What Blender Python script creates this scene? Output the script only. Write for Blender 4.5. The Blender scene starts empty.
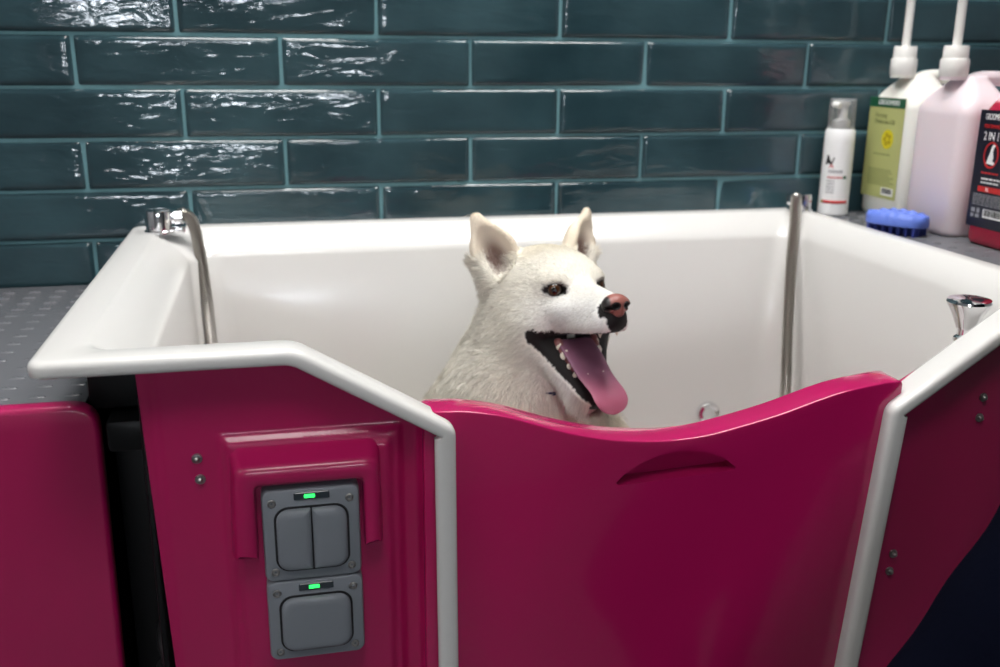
import bpy, bmesh, math, random
import numpy as np
from mathutils import Vector, Matrix, noise as mnoise
random.seed(7); rng = np.random.default_rng(7)
C = bpy.context.scene.collection
FLOOR_Z = -1.35          # everything is modelled with the rim region near z=-0.3; lifted by -FLOOR_Z at the end
PI = math.pi

# ------------------------------------------------------------------ materials
def nodes_of(m):
    m.use_nodes = True
    return m.node_tree.nodes, m.node_tree.links
def mat(name, col, rough=.5, metal=0, spec=.5, coat=0, bump=None, emit=None, trans=0, sss=0, var=None, alpha=None):
    m = bpy.data.materials.new(name); n, l = nodes_of(m); b = n['Principled BSDF']
    b.inputs['Base Color'].default_value = (*col, 1); b.inputs['Roughness'].default_value = rough
    b.inputs['Metallic'].default_value = metal; b.inputs['Specular IOR Level'].default_value = spec
    b.inputs['Coat Weight'].default_value = coat; b.inputs['Transmission Weight'].default_value = trans
    if coat: b.inputs['Coat Roughness'].default_value = .06
    if sss:
        b.inputs['Subsurface Weight'].default_value = sss; b.inputs['Subsurface Radius'].default_value = (.01, .006, .005)
        b.inputs['Subsurface Scale'].default_value = 1
    if emit:
        b.inputs['Emission Color'].default_value = (*emit[0], 1); b.inputs['Emission Strength'].default_value = emit[1]
    if bump or var:
        tc = n.new('ShaderNodeTexCoord')
    if bump:   # (scale, strength, distance)
        t = n.new('ShaderNodeTexNoise'); t.inputs['Scale'].default_value = bump[0]; t.inputs['Detail'].default_value = 3
        l.new(tc.outputs['Object'], t.inputs['Vector'])
        bp = n.new('ShaderNodeBump'); bp.inputs['Strength'].default_value = bump[1]; bp.inputs['Distance'].default_value = bump[2]
        l.new(t.outputs['Fac'], bp.inputs['Height']); l.new(bp.outputs['Normal'], b.inputs['Normal'])
    if var:    # (scale, second colour)
        t = n.new('ShaderNodeTexNoise'); t.inputs['Scale'].default_value = var[0]; t.inputs['Detail'].default_value = 4
        l.new(tc.outputs['Object'], t.inputs['Vector'])
        r = n.new('ShaderNodeValToRGB'); r.color_ramp.elements[0].position = .38; r.color_ramp.elements[1].position = .64
        r.color_ramp.elements[0].color = (*col, 1); r.color_ramp.elements[1].color = (*var[1], 1)
        l.new(t.outputs['Fac'], r.inputs['Fac']); l.new(r.outputs['Color'], b.inputs['Base Color'])
    return m
def vcol_mat(name, rough=.6, spec=.3, sss=0, bump=None, attr='Col'):
    m = mat(name, (.8, .8, .8), rough, 0, spec, sss=sss, bump=bump); n, l = nodes_of(m)
    a = n.new('ShaderNodeVertexColor'); a.layer_name = attr
    l.new(a.outputs['Color'], n['Principled BSDF'].inputs['Base Color'])
    return m

PINK = (.44, .007, .098)
M = dict(
 pink=mat('magenta_gelcoat', PINK, .3, 0, .5, coat=.25, bump=(260, .035, .002)),
 pinkdoor=mat('magenta_door_gelcoat', PINK, .2, 0, .5, coat=.6, bump=(38, .02, .002)),
 white=mat('white_acrylic', (.70, .688, .668), .2, 0, .5, coat=.12),
 black=mat('black_frame', (.0025, .0025, .003), .4, 0, .3),
 chrome=mat('chrome', (.82, .82, .84), .07, 1),
 hose=mat('brushed_hose', (.43, .41, .38), .3, 1),
 steel=mat('steel_screw', (.42, .41, .40), .3, 1),
 grey=mat('grey_switch_plastic', (.205, .222, .25), .4, 0, .4, bump=(900, .06, .001)),
 greyd=mat('dark_gap_rubber', (.006, .006, .008), .6),
 led=mat('green_indicator', (.02, .6, .1), .3, emit=((.03, 1, .13), 2.0)),
 ledoff=mat('dark_lens', (.03, .04, .05), .15),
 rubber=mat('grey_studded_rubber', (.125, .128, .14), .25, 0, .4, bump=(500, .08, .001)),
 hdpe=mat('white_hdpe', (.80, .79, .74), .38, 0, .4, sss=.15),
 milkpink=mat('pink_tinted_hdpe', (.79, .68, .72), .3, 0, .45, sss=.15),
 pumpw=mat('white_pump_plastic', (.84, .83, .80), .35),
 foamw=mat('white_foam_bottle', (.86, .86, .86), .3),
 labg=mat('green_label', (.47, .49, .19), .45), labdg=mat('dark_green_print', (.012, .10, .045), .45),
 laby=mat('yellow_print', (.70, .60, .02), .45), labdk=mat('olive_print', (.20, .22, .08), .5),
 labn=mat('navy_label', (.010, .010, .022), .35), labr=mat('red_print', (.55, .02, .02), .4),
 labw=mat('white_print', (.85, .85, .85), .45), labk=mat('black_print', (.02, .02, .02), .45), labgr=mat('grey_print', (.32, .32, .34), .5),
 brush=mat('blue_rubber', (.13, .21, .66), .45, 0, .35, sss=.1),
 navy=mat('navy_cloth', (.0022, .0028, .0075), 1, 0, .02, bump=(140, .25, .004)),
 skin=mat('skin', (.60, .36, .26), .5, sss=.1), hairb=mat('brown_hair', (.05, .03, .02), .5), shoe=mat('black_shoe', (.01, .01, .01), .45),
 plaster=mat('wall_plaster', (.42, .43, .44), .8, bump=(60, .1, .002)), floorm=mat('grey_vinyl_floor', (.10, .105, .11), .4, var=(30, (.14, .145, .15))),
 ceil=mat('ceiling_board', (.62, .62, .62), .85, bump=(120, .2, .002)),
 lampm=mat('lamp_diffuser', (.9, .9, .9), .5, emit=((1, .985, .965), 22)), lampdim=mat('dim_lamp_diffuser', (.9, .9, .9), .5, emit=((1, .98, .955), 13)), lampf=mat('lamp_frame', (.8, .8, .8), .5),
 streak_glow=mat('streak_glow_glass', (.9, .9, .9), .2, emit=((.86, .92, 1), 40)), alu=mat('grey_window_frame', (.10, .10, .11), .4),  # first: emission added to reflect as streaks in the tiles
)
# translucent overcap
def clear(name, col=(1, 1, 1)):
    m = bpy.data.materials.new(name); n, l = nodes_of(m); n.remove(n['Principled BSDF'])
    t = n.new('ShaderNodeBsdfTransparent'); g = n.new('ShaderNodeBsdfGlossy'); g.inputs['Roughness'].default_value = .12
    x = n.new('ShaderNodeMixShader'); fr = n.new('ShaderNodeFresnel'); fr.inputs['IOR'].default_value = 1.35
    d = n.new('ShaderNodeBsdfDiffuse'); d.inputs['Color'].default_value = (.7, .72, .74, 1); y = n.new('ShaderNodeMixShader'); y.inputs[0].default_value = .16
    l.new(fr.outputs[0], x.inputs[0]); l.new(t.outputs[0], x.inputs[1]); l.new(g.outputs[0], x.inputs[2])
    l.new(x.outputs[0], y.inputs[1]); l.new(d.outputs[0], y.inputs[2]); l.new(y.outputs[0], n['Material Output'].inputs['Surface']); return m
M['clear'] = clear('clear_plastic')
# red canister: red liquid up to its level, empty pale plastic above
def red_mat():
    m = mat('red_liquid_canister', (.42, .015, .05), .22, 0, .5, sss=.12); n, l = nodes_of(m)
    tc = n.new('ShaderNodeTexCoord'); s = n.new('ShaderNodeSeparateXYZ'); l.new(tc.outputs['Object'], s.inputs[0])
    r = n.new('ShaderNodeMapRange'); r.inputs['From Min'].default_value = .210; r.inputs['From Max'].default_value = .214
    l.new(s.outputs['Z'], r.inputs['Value']); mx = n.new('ShaderNodeMix'); mx.data_type = 'RGBA'
    l.new(r.outputs[0], mx.inputs['Factor']); mx.inputs['A'].default_value = (.42, .015, .05, 1); mx.inputs['B'].default_value = (.72, .42, .47, 1)
    l.new(mx.outputs['Result'], n['Principled BSDF'].inputs['Base Color']); return m
M['red'] = red_mat()

# ------------------------------------------------------------------ mesh helpers
def finish(me, m, smooth=True, angle=None):
    if m is not None: me.materials.append(m)
    if smooth:
        me.polygons.foreach_set('use_smooth', [True]*len(me.polygons))
        if angle: 
            try: me.set_sharp_from_angle(angle=math.radians(angle))
            except Exception: pass
    me.update()
def link(name, me, parent=None, loc=(0, 0, 0)):
    o = bpy.data.objects.new(name, me); C.objects.link(o)
    if parent is not None: o.parent = parent
    o.location = loc
    return o
def thing(name, label, cat, loc=(0, 0, 0), group=None, rotz=0):
    o = bpy.data.objects.new(name, None); C.objects.link(o); o.location = loc; o.rotation_euler = (0, 0, rotz)
    o.empty_display_size = .05
    return tag(o, label, cat, group)
def tag(o, label, cat, group=None):
    o['label'] = label; o['category'] = cat
    if group: o['group'] = group
    return o
def struct(o): o['kind'] = 'structure'; return o
def obj(name, bm, m, parent=None, off=(0, 0, 0), smooth=True, angle=35, loc=(0, 0, 0)):
    """bm: a bmesh in world coordinates; 'off' is the parent's origin, so vertices become local to it."""
    if any(off): bmesh.ops.translate(bm, verts=bm.verts, vec=Vector(off)*-1)
    bmesh.ops.recalc_face_normals(bm, faces=bm.faces)
    me = bpy.data.meshes.new(name); bm.to_mesh(me); bm.free(); finish(me, m, smooth, angle)
    return link(name, me, parent, loc)
def newbm(): return bmesh.new()
def box(bm, x0, x1, y0, y1, z0, z1, bev=0, seg=2):
    t = bmesh.new(); bmesh.ops.create_cube(t, size=1)
    bmesh.ops.scale(t, verts=t.verts, vec=(x1-x0, y1-y0, z1-z0)); bmesh.ops.translate(t, verts=t.verts, vec=((x0+x1)/2, (y0+y1)/2, (z0+z1)/2))
    if bev: bmesh.ops.bevel(t, geom=t.edges[:], offset=bev, segments=seg, profile=.5, affect='EDGES', clamp_overlap=True)
    merge(bm, t); return bm
def merge(bm, t):
    me = bpy.data.meshes.new('tmp'); t.to_mesh(me); t.free(); bm.from_mesh(me); bpy.data.meshes.remove(me)
def rings(bm, rs, close=True, cap0=True, cap1=True):
    vs = [[bm.verts.new(p) for p in r] for r in rs]; n = len(vs[0])
    for a, b in zip(vs[:-1], vs[1:]):
        for i in range(n if close else n-1):
            j = (i+1) % n; bm.faces.new((a[i], a[j], b[j], b[i]))
    if close and cap0: bm.faces.new(vs[0][::-1])
    if close and cap1: bm.faces.new(vs[-1])
    return vs
def lathe(bm, prof, c=(0, 0, 0), axis=(0, 0, 1), n=28):
    """prof: (radius, height along axis)"""
    ax = Vector(axis).normalized(); q = Vector((0, 0, 1)).rotation_difference(ax); c = Vector(c)
    rs = [[c + q @ Vector((r*math.cos(2*PI*i/n), r*math.sin(2*PI*i/n), h)) for i in range(n)] for r, h in prof]
    rings(bm, rs)
def catmull(P, n=8):
    P = [Vector(p) for p in P]; out = []
    Q = [P[0]*2-P[1]] + P + [P[-1]*2-P[-2]]
    for i in range(1, len(Q)-2):
        a, b, c, d = Q[i-1:i+3]
        for k in range(n):
            t = k/n
            out.append(.5*((2*b) + (c-a)*t + (2*a-5*b+4*c-d)*t*t + (3*b-a-3*c+d)*t**3))
    out.append(P[-1]); return out
def tube(bm, path, rad, n=12, ell=1.0, up=None):
    path = [Vector(p) for p in path]; rs = []
    prev = None
    for i, p in enumerate(path):
        t = (path[min(i+1, len(path)-1)] - path[max(i-1, 0)]).normalized()
        if prev is None: u = Vector(up) if up else t.orthogonal()
        else: u = prev
        u = (u - t*u.dot(t)).normalized(); v = t.cross(u); prev = u
        r = rad(i/(len(path)-1)) if callable(rad) else rad
        rs.append([p + u*r*math.cos(2*PI*k/n) + v*r*ell*math.sin(2*PI*k/n) for k in range(n)])
    rings(bm, rs)
def rrect(cx, cy, hx, hy, r, n=6):
    r = min(r, hx, hy); out = []
    for k, (sx, sy) in enumerate(((1, 1), (-1, 1), (-1, -1), (1, -1))):
        for i in range(n+1):
            a = PI/2*(k + i/n); out.append((cx + sx*(hx-r) + r*math.cos(a), cy + sy*(hy-r) + r*math.sin(a)))
    return out
def prism_y(bm, pts, y0, y1, bev=0, seg=3):
    """closed xz outline extruded along y, with rounded rims on both faces"""
    t = bmesh.new(); a = [t.verts.new((x, y0, z)) for x, z in pts]; b = [t.verts.new((x, y1, z)) for x, z in pts]; n = len(pts)
    f0 = t.faces.new(a); f1 = t.faces.new(b[::-1])
    for i in range(n): t.faces.new((a[i], b[i], b[(i+1) % n], a[(i+1) % n]))
    bmesh.ops.recalc_face_normals(t, faces=t.faces)
    if bev:
        es = list(f0.edges) + list(f1.edges)
        bmesh.ops.bevel(t, geom=es, offset=bev, segments=seg, profile=.5, affect='EDGES', clamp_overlap=True)
    merge(bm, t)
def text_bm(s, size, origin, xdir, ydir, extrude=.0002, align='CENTER', stretch=1.0):
    cu = bpy.data.curves.new('tmp', 'FONT'); cu.body = s; cu.size = size; cu.align_x = align; cu.align_y = 'CENTER'; cu.extrude = extrude
    o = bpy.data.objects.new('tmp', cu); C.objects.link(o)
    dg = bpy.context.evaluated_depsgraph_get(); dg.update(); me = bpy.data.meshes.new_from_object(o.evaluated_get(dg))
    bm = bmesh.new(); bm.from_mesh(me); bpy.data.meshes.remove(me); bpy.data.objects.remove(o); bpy.data.curves.remove(cu)
    X = Vector(xdir).normalized(); Y = Vector(ydir).normalized(); Z = X.cross(Y); O = Vector(origin)
    for v in bm.verts: v.co = O + X*v.co.x*stretch + Y*v.co.y + Z*v.co.z
    return bm
def fillet(P, R, n=6):
    """round the inner corners of an open 2-D polyline"""
    out = [P[0]]
    for i in range(1, len(P)-1):
        a, b, c = (np.array(P[i+k], float) for k in (-1, 0, 1)); r = R[i]
        u = (a-b)/np.linalg.norm(a-b); v = (c-b)/np.linalg.norm(c-b)
        ang = math.acos(np.clip(u@v, -1, 1)); d = r/math.tan(ang/2)
        p, q = b+u*d, b+v*d
        for k in range(n+1):
            t = k/n; out.append(tuple((1-t)**2*p + 2*t*(1-t)*b + t*t*q))
    out.append(P[-1]); return out
# ------------------------------------------------------------------ setting
X0, X1, Y0, Y1, ZC = -2.6, 2.6, -4.3, 0.0, 1.35
TP, RP, GR = .303, .07804, .0042        # tile pitch, row pitch, grout width
def tile_wall():
    V, F, MI = [], [], []
    TH = .009
    def bands(a, b, fine):
        e = .006
        if not fine: return [a, a+e*.5, a+e, (a+b)/2, b-e, b-e*.5, b]
        return [a, a+e*.35, a+e*.75, a+e*1.3] + list(np.linspace(a+e*2.4, b-e*2.4, fine)) + [b-e*1.3, b-e*.75, b-e*.35, b]
    j0, j1 = int(math.floor((FLOOR_Z)/RP)), int(math.ceil(ZC/RP))
    for j in range(j0, j1):
        zlo, zhi = j*RP + GR/2, (j+1)*RP - GR/2
        zlo, zhi = max(zlo, FLOOR_Z), min(zhi, ZC)
        if zhi - zlo < .015: continue
        shift = 0 if j % 2 == 0 else .5
        # rows just below z=0 carry joints on whole pitches
        shift = 0 if (-j-1) % 2 == 0 else .5
        drift = 0
        for i in range(int(X0/TP)-2, int(X1/TP)+2):
            xa = (i+shift)*TP + GR/2 + drift; xb = xa + TP - GR
            xa, xb = max(xa, X0), min(xb, X1)
            if xb-xa < .02: continue
            near = -.55 < zlo < .45 and -1.0 < xa < 2.0
            xs = bands(xa, xb, 22 if near else 0); zs = bands(zlo, zhi, 7 if near else 0)
            sx, sz = rng.normal(0, .008), rng.normal(0, .030); sd = rng.uniform(0, 100); amp = rng.uniform(.5, 1.2)
            base = len(V)
            for z in zs:
                for x in xs:
                    ex = min(x-xa, xb-x); ez = min(z-zlo, zhi-z)
                    edge = 1-max(0, 1-ex/.007)**2.2; edgez = 1-max(0, 1-ez/.007)**2.2
                    h = TH-.0055*(1-edge*edgez)
                    u, w = x-(xa+xb)/2, z-(zlo+zhi)/2
                    h += (sx*u + sz*w) * min(1, edge*edgez+.2)
                    if near:
                        p = Vector((x*9, sd, z*22)); h += .0007*amp*mnoise.noise(p)*edge*edgez
                        p = Vector((x*26, sd+9, z*60)); h += .00022*amp*mnoise.noise(p)*edge*edgez
                    V.append((x, -h, z))
            n = len(xs)
            for a in range(len(zs)-1):
                for b in range(n-1):
                    k = base+a*n+b; F.append((k, k+1, k+n+1, k+n)); MI.append(0)
    b = len(V)
    V += [(X0, -.0042, FLOOR_Z), (X1, -.0042, FLOOR_Z), (X1, -.0042, ZC), (X0, -.0042, ZC), (X0, .1, FLOOR_Z), (X1, .1, FLOOR_Z), (X1, .1, ZC), (X0, .1, ZC)]
    for f in ((0, 1, 2, 3), (5, 4, 7, 6), (4, 0, 3, 7), (1, 5, 6, 2), (4, 5, 1, 0), (3, 2, 6, 7)): F.append(tuple(b+i for i in f)); MI.append(1)
    me = bpy.data.meshes.new('wall_back'); me.from_pydata(V, [], F)
    m = mat('teal_glazed_tile', (.016, .05, .062), .08, 0, .68); n, l = nodes_of(m); bs = n['Principled BSDF']
    tc = n.new('ShaderNodeTexCoord')
    mp = n.new('ShaderNodeMapping'); mp.inputs['Scale'].default_value = (16, 1, 48); l.new(tc.outputs['Object'], mp.inputs['Vector'])
    t1 = n.new('ShaderNodeTexNoise'); t1.inputs['Scale'].default_value = 1; t1.inputs['Detail'].default_value = 2.5; t1.inputs['Distortion'].default_value = .6
    l.new(mp.outputs['Vector'], t1.inputs['Vector'])
    bp = n.new('ShaderNodeBump'); bp.inputs['Strength'].default_value = .5; bp.inputs['Distance'].default_value = .0025
    t3 = n.new('ShaderNodeTexNoise'); t3.inputs['Scale'].default_value = 1; t3.inputs['Detail'].default_value = 3; t3.inputs['Distortion'].default_value = 1.2
    mp3 = n.new('ShaderNodeMapping'); mp3.inputs['Scale'].default_value = (45, 1, 95); l.new(tc.outputs['Object'], mp3.inputs['Vector']); l.new(mp3.outputs['Vector'], t3.inputs['Vector'])
    ad = n.new('ShaderNodeMath'); ad.operation = 'MULTIPLY_ADD'; ad.inputs[1].default_value = .16; l.new(t3.outputs['Fac'], ad.inputs[0]); l.new(t1.outputs['Fac'], ad.inputs[2])
    l.new(ad.outputs[0], bp.inputs['Height']); l.new(bp.outputs['Normal'], bs.inputs['Normal'])
    t2 = n.new('ShaderNodeTexNoise'); t2.inputs['Scale'].default_value = 5; t2.inputs['Detail'].default_value = 5; l.new(tc.outputs['Object'], t2.inputs['Vector'])
    r = n.new('ShaderNodeValToRGB'); r.color_ramp.elements[0].position = .32; r.color_ramp.elements[1].position = .7
    r.color_ramp.elements[0].color = (.015, .036, .045, 1); r.color_ramp.elements[1].color = (.037, .078, .092, 1)
    l.new(t2.outputs['Fac'], r.inputs['Fac']); l.new(r.outputs['Color'], bs.inputs['Base Color'])
    me.materials.append(m); me.materials.append(mat('teal_grout', (.125, .27, .30), .7, bump=(300, .2, .001)))
    me.polygons.foreach_set('material_index', MI); me.polygons.foreach_set('use_smooth', [True]*(len(F)-6)+[False]*6); me.update()
    return struct(link('wall_back', me))
tile_wall()
def slab(name, m, *a): return struct(obj(name, box(newbm(), *a), m, smooth=False))
slab('floor', M['floorm'], X0-.1, X1+.1, Y0-.1, Y1+.1, FLOOR_Z-.1, FLOOR_Z)
slab('ceiling', M['ceil'], X0-.1, X1+.1, Y0-.1, Y1+.1, ZC, ZC+.1)
slab('wall_left', M['plaster'], X0-.1, X0, Y0, Y1, FLOOR_Z, ZC)
slab('wall_right', M['plaster'], X1, X1+.1, Y0, Y1, FLOOR_Z, ZC)
# wall behind the camera, with an added unseen glowing slit, sized for the tile streaks
WX0, WX1, WZ0, WZ1 = -1.0, .55, .16, .38
b = newbm()
box(b, X0-.1, WX0, Y0-.1, Y0, FLOOR_Z, ZC); box(b, WX1, X1+.1, Y0-.1, Y0, FLOOR_Z, ZC); box(b, WX0, WX1, Y0-.1, Y0, FLOOR_Z, WZ0); box(b, WX0, WX1, Y0-.1, Y0, WZ1, ZC)
struct(obj('wall_front', b, M['plaster'], smooth=False))
w = struct(obj('streak_window', box(newbm(), WX0, WX1, Y0-.06, Y0-.05, WZ0, WZ1), M['streak_glow'], smooth=False))
b = newbm()
for x in np.linspace(WX0, WX1, 4): box(b, x-.105, x+.105, Y0-.05, Y0, WZ0, WZ1)  # mullions widened to cut the light the pane throws forward
for z in (WZ0, WZ1): box(b, WX0, WX1, Y0-.05, Y0, z-.03, z+.03)
obj('streak_window_frame', b, M['alu'], w, smooth=False)
def lamp(x, y, sx, sy, label, m='lampm'):
    t = thing('ceiling_light', label, 'ceiling light', (x, y, ZC), 'square panel lights in the ceiling')
    b = newbm()
    for a in ((-sx, -sx+.02, -sy, sy), (sx-.02, sx, -sy, sy), (-sx+.02, sx-.02, -sy, -sy+.02), (-sx+.02, sx-.02, sy-.02, sy)): box(b, *a, -.03, 0)
    obj('frame', b, M['lampf'], t, smooth=False)
    obj('diffuser', box(newbm(), -sx+.02, sx-.02, -sy+.02, sy-.02, -.018, -.004), M[m], t, smooth=False)
lamp(-.12, -.42, .3, .3, 'square panel light in the ceiling above the left end of the bath')
lamp(.78, -.42, .3, .3, 'square panel light in the ceiling above the right end of the bath')
lamp(.0, -1.75, .3, .3, 'square panel light in the ceiling where the photographer stands', 'lampdim')
lamp(-1.7, -1.6, .3, .3, 'square panel light in the ceiling left of the bath', 'lampdim')

# ------------------------------------------------------------------ dog bath
ZR = -.289; XL, XR, YF, YB = -.241, .918, -.746, -.013; ZF = -.95
bath = thing('dog_bath', 'white acrylic dog bath with magenta front panels and door', 'dog bath', (.35, -.38, FLOOR_Z)); BO = (.35, -.38, FLOOR_Z)
def bath_shell():
    fl = fillet([(.148, -1.02), (.1435, -.3795), (-.008, ZR), (XL+.120, ZR)], [0, .018, .045, 0], 6)     # left jamb, slope, rim
    fr = fillet([(XR-.085, ZR), (.787, ZR), (.629, -.3965), (.583, -1.02)], [0, .045, .018, 0], 6)
    st = []     # stations: ('f', x, z, Dx, Dz, jamb) or ('c', corner, angle)
    def norm2(P, i, sgn):
        a = np.array(P[max(i-1, 0)]); c = np.array(P[min(i+1, len(P)-1)]); t = (c-a)/np.linalg.norm(c-a)
        return sgn*np.array([-t[1], t[0]])
    for i, p in enumerate(fl):
        d = norm2(fl, i, 1)
        st.append(('f', p[0], p[1], d[0], d[1], p[1] < -.380))
    NA = 8
    for c in range(4):
        for k in range(NA+1): st.append(('c', c, k/NA))
    for i, p in enumerate(fr):
        d = norm2(fr, i, 1); st.append(('f', p[0], p[1], d[0], d[1], p[1] < -.397))
    def pt(s, a, r, d, zabs=None):      # a = insets (l, b, r, f)
        if s[0] == 'f':
            if s[5] and d < .03: d *= 1.35
            x, z = s[1] + s[3]*d, s[2] + s[4]*d
            if d > .03 and not s[5]: x = min(max(x, XL+a[0]+r), XR-a[2]-r)
            return (x, YF + a[3], z if zabs is None else zabs(z))
        c, t = s[1], s[2]*PI/2
        x0, x1, y0, y1 = XL+a[0], XR-a[2], YF+a[3], YB-a[1]
        if c == 0: x, y = x0+r - r*math.sin(t), y0+r - r*math.cos(t)
        if c == 1: x, y = x0+r - r*math.cos(t), y1-r + r*math.sin(t)
        if c == 2: x, y = x1-r + r*math.sin(t), y1-r + r*math.cos(t)
        if c == 3: x, y = x1-r + r*math.cos(t), y0+r - r*math.sin(t)
        z = ZR - d
        return (x, y, z if zabs is None else zabs(z))
    bm = newbm()
    # insets:        l     b     r     f      radius  drop
    P = [((.012, .012, .012, .012), .010, .0155), ((.004, .004, .004, .004), .014, .016), ((.001, .001, .001, .001), .016, .0145), ((0, 0, 0, 0), .018, .0115), ((0, 0, 0, 0), .018, .006),
         ((.0012, .0012, .0012, .0012), .018, .003), ((.004, .004, .004, .004), .018, .0008), ((.008, .008, .008, .008), .018, 0), ((.040, .036, .026, .034), .024, 0), ((.046, .043, .031, .039), .028, .002),
         ((.088, .074, .050, .050), .045, .034), ((.092, .078, .053, .053), .05, .042)]
    R = []
    for a, r, d in P: R.append([pt(s, a, r, d) for s in st])
    vs = rings(bm, R, close=False)
    # basin walls (not along the jambs)
    idx = [i for i, s in enumerate(st) if not (s[0] == 'f' and s[5])]
    a0 = P[-1][0]; walls = []
    for t, ins, r in ((.0, 0, .05), (.35, .008, .06), (.75, .018, .07), (.9, .024, .075), (.955, .034, .08), (.985, .05, .09), (1, .075, .1)):
        a = tuple(v+ins for v in a0)
        row = []
        for i in idx:
            s = st[i]; z1 = R[-1][i][2]
            q = pt(s, a, r, P[-1][2], zabs=lambda z, t=t, z1=z1: z1+(ZF-z1)*t)
            row.append(q)
        walls.append(row)
    prev = [vs[-1][i] for i in idx]
    for row in walls[1:]:
        cur = [bm.verts.new(p) for p in row]
        for k in range(len(cur)-1):
            bm.faces.new((prev[k], prev[k+1], cur[k+1], cur[k]))
        prev = cur
    bm.faces.new(prev)          # basin floor
    # threshold under the door
    box(bm, .13, .60, YF+.03, YF+.12, -1.02, ZF, .004)
    bmesh.ops.recalc_face_normals(bm, faces=bm.faces)
    o = obj('shell', bm, M['white'], bath, BO, angle=50)
    return o
shell = bath_shell()
# overflow fitting on the back wall of the basin
b = newbm(); lathe(b, [(.0, -.004), (.021, -.004), (.021, .002), (.019, .006), (.013, .0075), (.011, .004), (0, .004)], (.716, -.1125, -.640), (-.1, -1, .05), 28)
obj('overflow_fitting', b, M['chrome'], shell, BO)
# door
def bath_door():
    top = [(.1125, -.368), (.121, -.3645), (.140, -.3645), (.158, -.3658), (.199, -.374), (.254, -.3925), (.308, -.406), (.359, -.412), (.395, -.4125), (.430, -.409), (.498, -.395), (.565, -.3765), (.608, -.3695), (.643, -.367), (.649, -.371)]
    tp = [(v.x, v.z) for v in catmull([(x, 0, z-.0025-.0025*math.sin(PI*min(1, max(0, (x-.12)/.52)))) for x, z in top], 5)]
    pts = tp + [(.644, -.6), (.610, -1.0), (.113, -1.0), (.1125, -.6)]
    b = newbm(); prism_y(b, pts, YF+.017, YF+.057, .006, 3)
    o = obj('door', b, M['pinkdoor'], bath, BO, angle=40)
    # half-moon hand recess
    c = newbm(); hm = [(.317, -.4615)]
    for k in range(1, 14):
        t = k/14; hm.append((.317 + .137*t, -.4615 + .006*t + .0285*math.sin(PI*t)**.75))
    hm += [(.455, -.4555), (.452, -.4585), (.321, -.4645)]
    fr = [Vector((x, YF-.01, z)) for x, z in hm]; bk = [Vector((x, YF+.041, z*.98-.4605*.02)) for x, z in hm]
    rings(c, [fr, bk]); bmesh.ops.recalc_face_normals(c, faces=c.faces)
    co = obj('tmpcut', c, None, None, BO); co.location = BO
    md = o.modifiers.new('recess', 'BOOLEAN'); md.operation = 'DIFFERENCE'; md.object = co; md.solver = 'EXACT'
    bpy.context.view_layer.update(); dg = bpy.context.evaluated_depsgraph_get(); dg.update()
    me = bpy.data.meshes.new_from_object(o.evaluated_get(dg)); o.modifiers.clear(); o.data = me
    bpy.data.objects.remove(co); finish(me, None, True, 40)
    return o
bath_door()
# moulded front panels
def sstep(t): t = np.clip(t, 0, 1); return t*t*(3-2*t)
def front_panel(xa, xb, ztop, hf, y, name='front_panel', na=150, nz=260, zb=-1.05, xbl=None):
    bm = newbm(); rows = []
    for j in range(nz+1):
        r = []
        for i in range(na+1):
            u = i/na; z = None
            zt = ztop(xa(0)+(xb(0)-xa(0))*u); z = zt + (zb-zt)*(j/nz)
            x = xa(z) + (xb(z)-xa(z))*u
            r.append(bm.verts.new((x, y - hf(x, z), z)))
        rows.append(r)
    for a, c in zip(rows[:-1], rows[1:]):
        for i in range(na): bm.faces.new((a[i], a[i+1], c[i+1], c[i]))
    o = obj(name, bm, M['pink'], bath, BO, angle=60)
    md = o.modifiers.new('thick', 'SOLIDIFY'); md.thickness = .004; md.offset = -1
    return o
YP = -.712
def hleft(x, z):
    h = 0.
    # stepped plate around the switches
    d = min(x+.086, .096-x, -.380-z); h += .007*sstep(d/.010)
    d = min(x+.076, .084-x, -.391-z); h += .005*sstep(d/.008)
    # ridge beside the door jamb
    h += .012*sstep((x-.106)/.012)
    h -= .004*sstep((-.134-x)/.012)
    return h
PB = [-.149, .128]
front_panel(lambda z: -.155+.035*max(0, -.31-z), lambda z: .135, lambda x: -.297 if x < -.006 else -.297-.60*(x+.006), hleft, YP)
p_l = C.objects['front_panel'] if 'front_panel' in C.objects else None
front_panel(lambda z: .630+(.605-.630)*min(1, max(0, (-.39-z)/.33)), lambda z: .900, lambda x: -.30 if x > .79 else -.30-.58*(.79-x), lambda x, z: .004*sstep((.668-x)/.012)*0, YP, 'front_panel')
p_r = [o for o in C.objects if o.name.startswith('front_panel') and o is not p_l][0]
# moulded hood over the upper switch
def hood():
    bm = newbm(); y0 = YP-.008; 
    outer = fillet([(-.0755, -.500), (-.0715, -.402), (.0665, -.402), (.0680, -.496)], [0, .012, .012, 0], 5)
    inner = fillet([(-.0530, -.500), (-.0530, -.4235), (.0510, -.4235), (.0510, -.496)], [0, .008, .008, 0], 5)
    yf = -.7475
    def row(f, y): return [Vector((x, y, z)) for x, z in f]
    sh = lambda P, k: [(x+(.002 if x > 0 else -.002)*k, z + (.006 if z > -.45 else 0)*k) for x, z in P]
    gr = lambda P, d: [(x*(1-d/.075), z-d if z > -.45 else z+abs(d)) for x, z in P]
    R = [row(sh(outer, 1.6), y0), row(outer, yf+.009), row(gr(outer, .0022), yf+.0025), row(gr(outer, .006), yf), row(gr(inner, -.0035), yf), row(inner, yf+.003), row(inner, y0)]
    vs = rings(bm, R, close=False)
    for e in (0, -1): bm.faces.new([v[e] for v in vs])
    return obj('switch_hood', bm, M['pink'], p_l, BO, angle=60)
hood()
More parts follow.
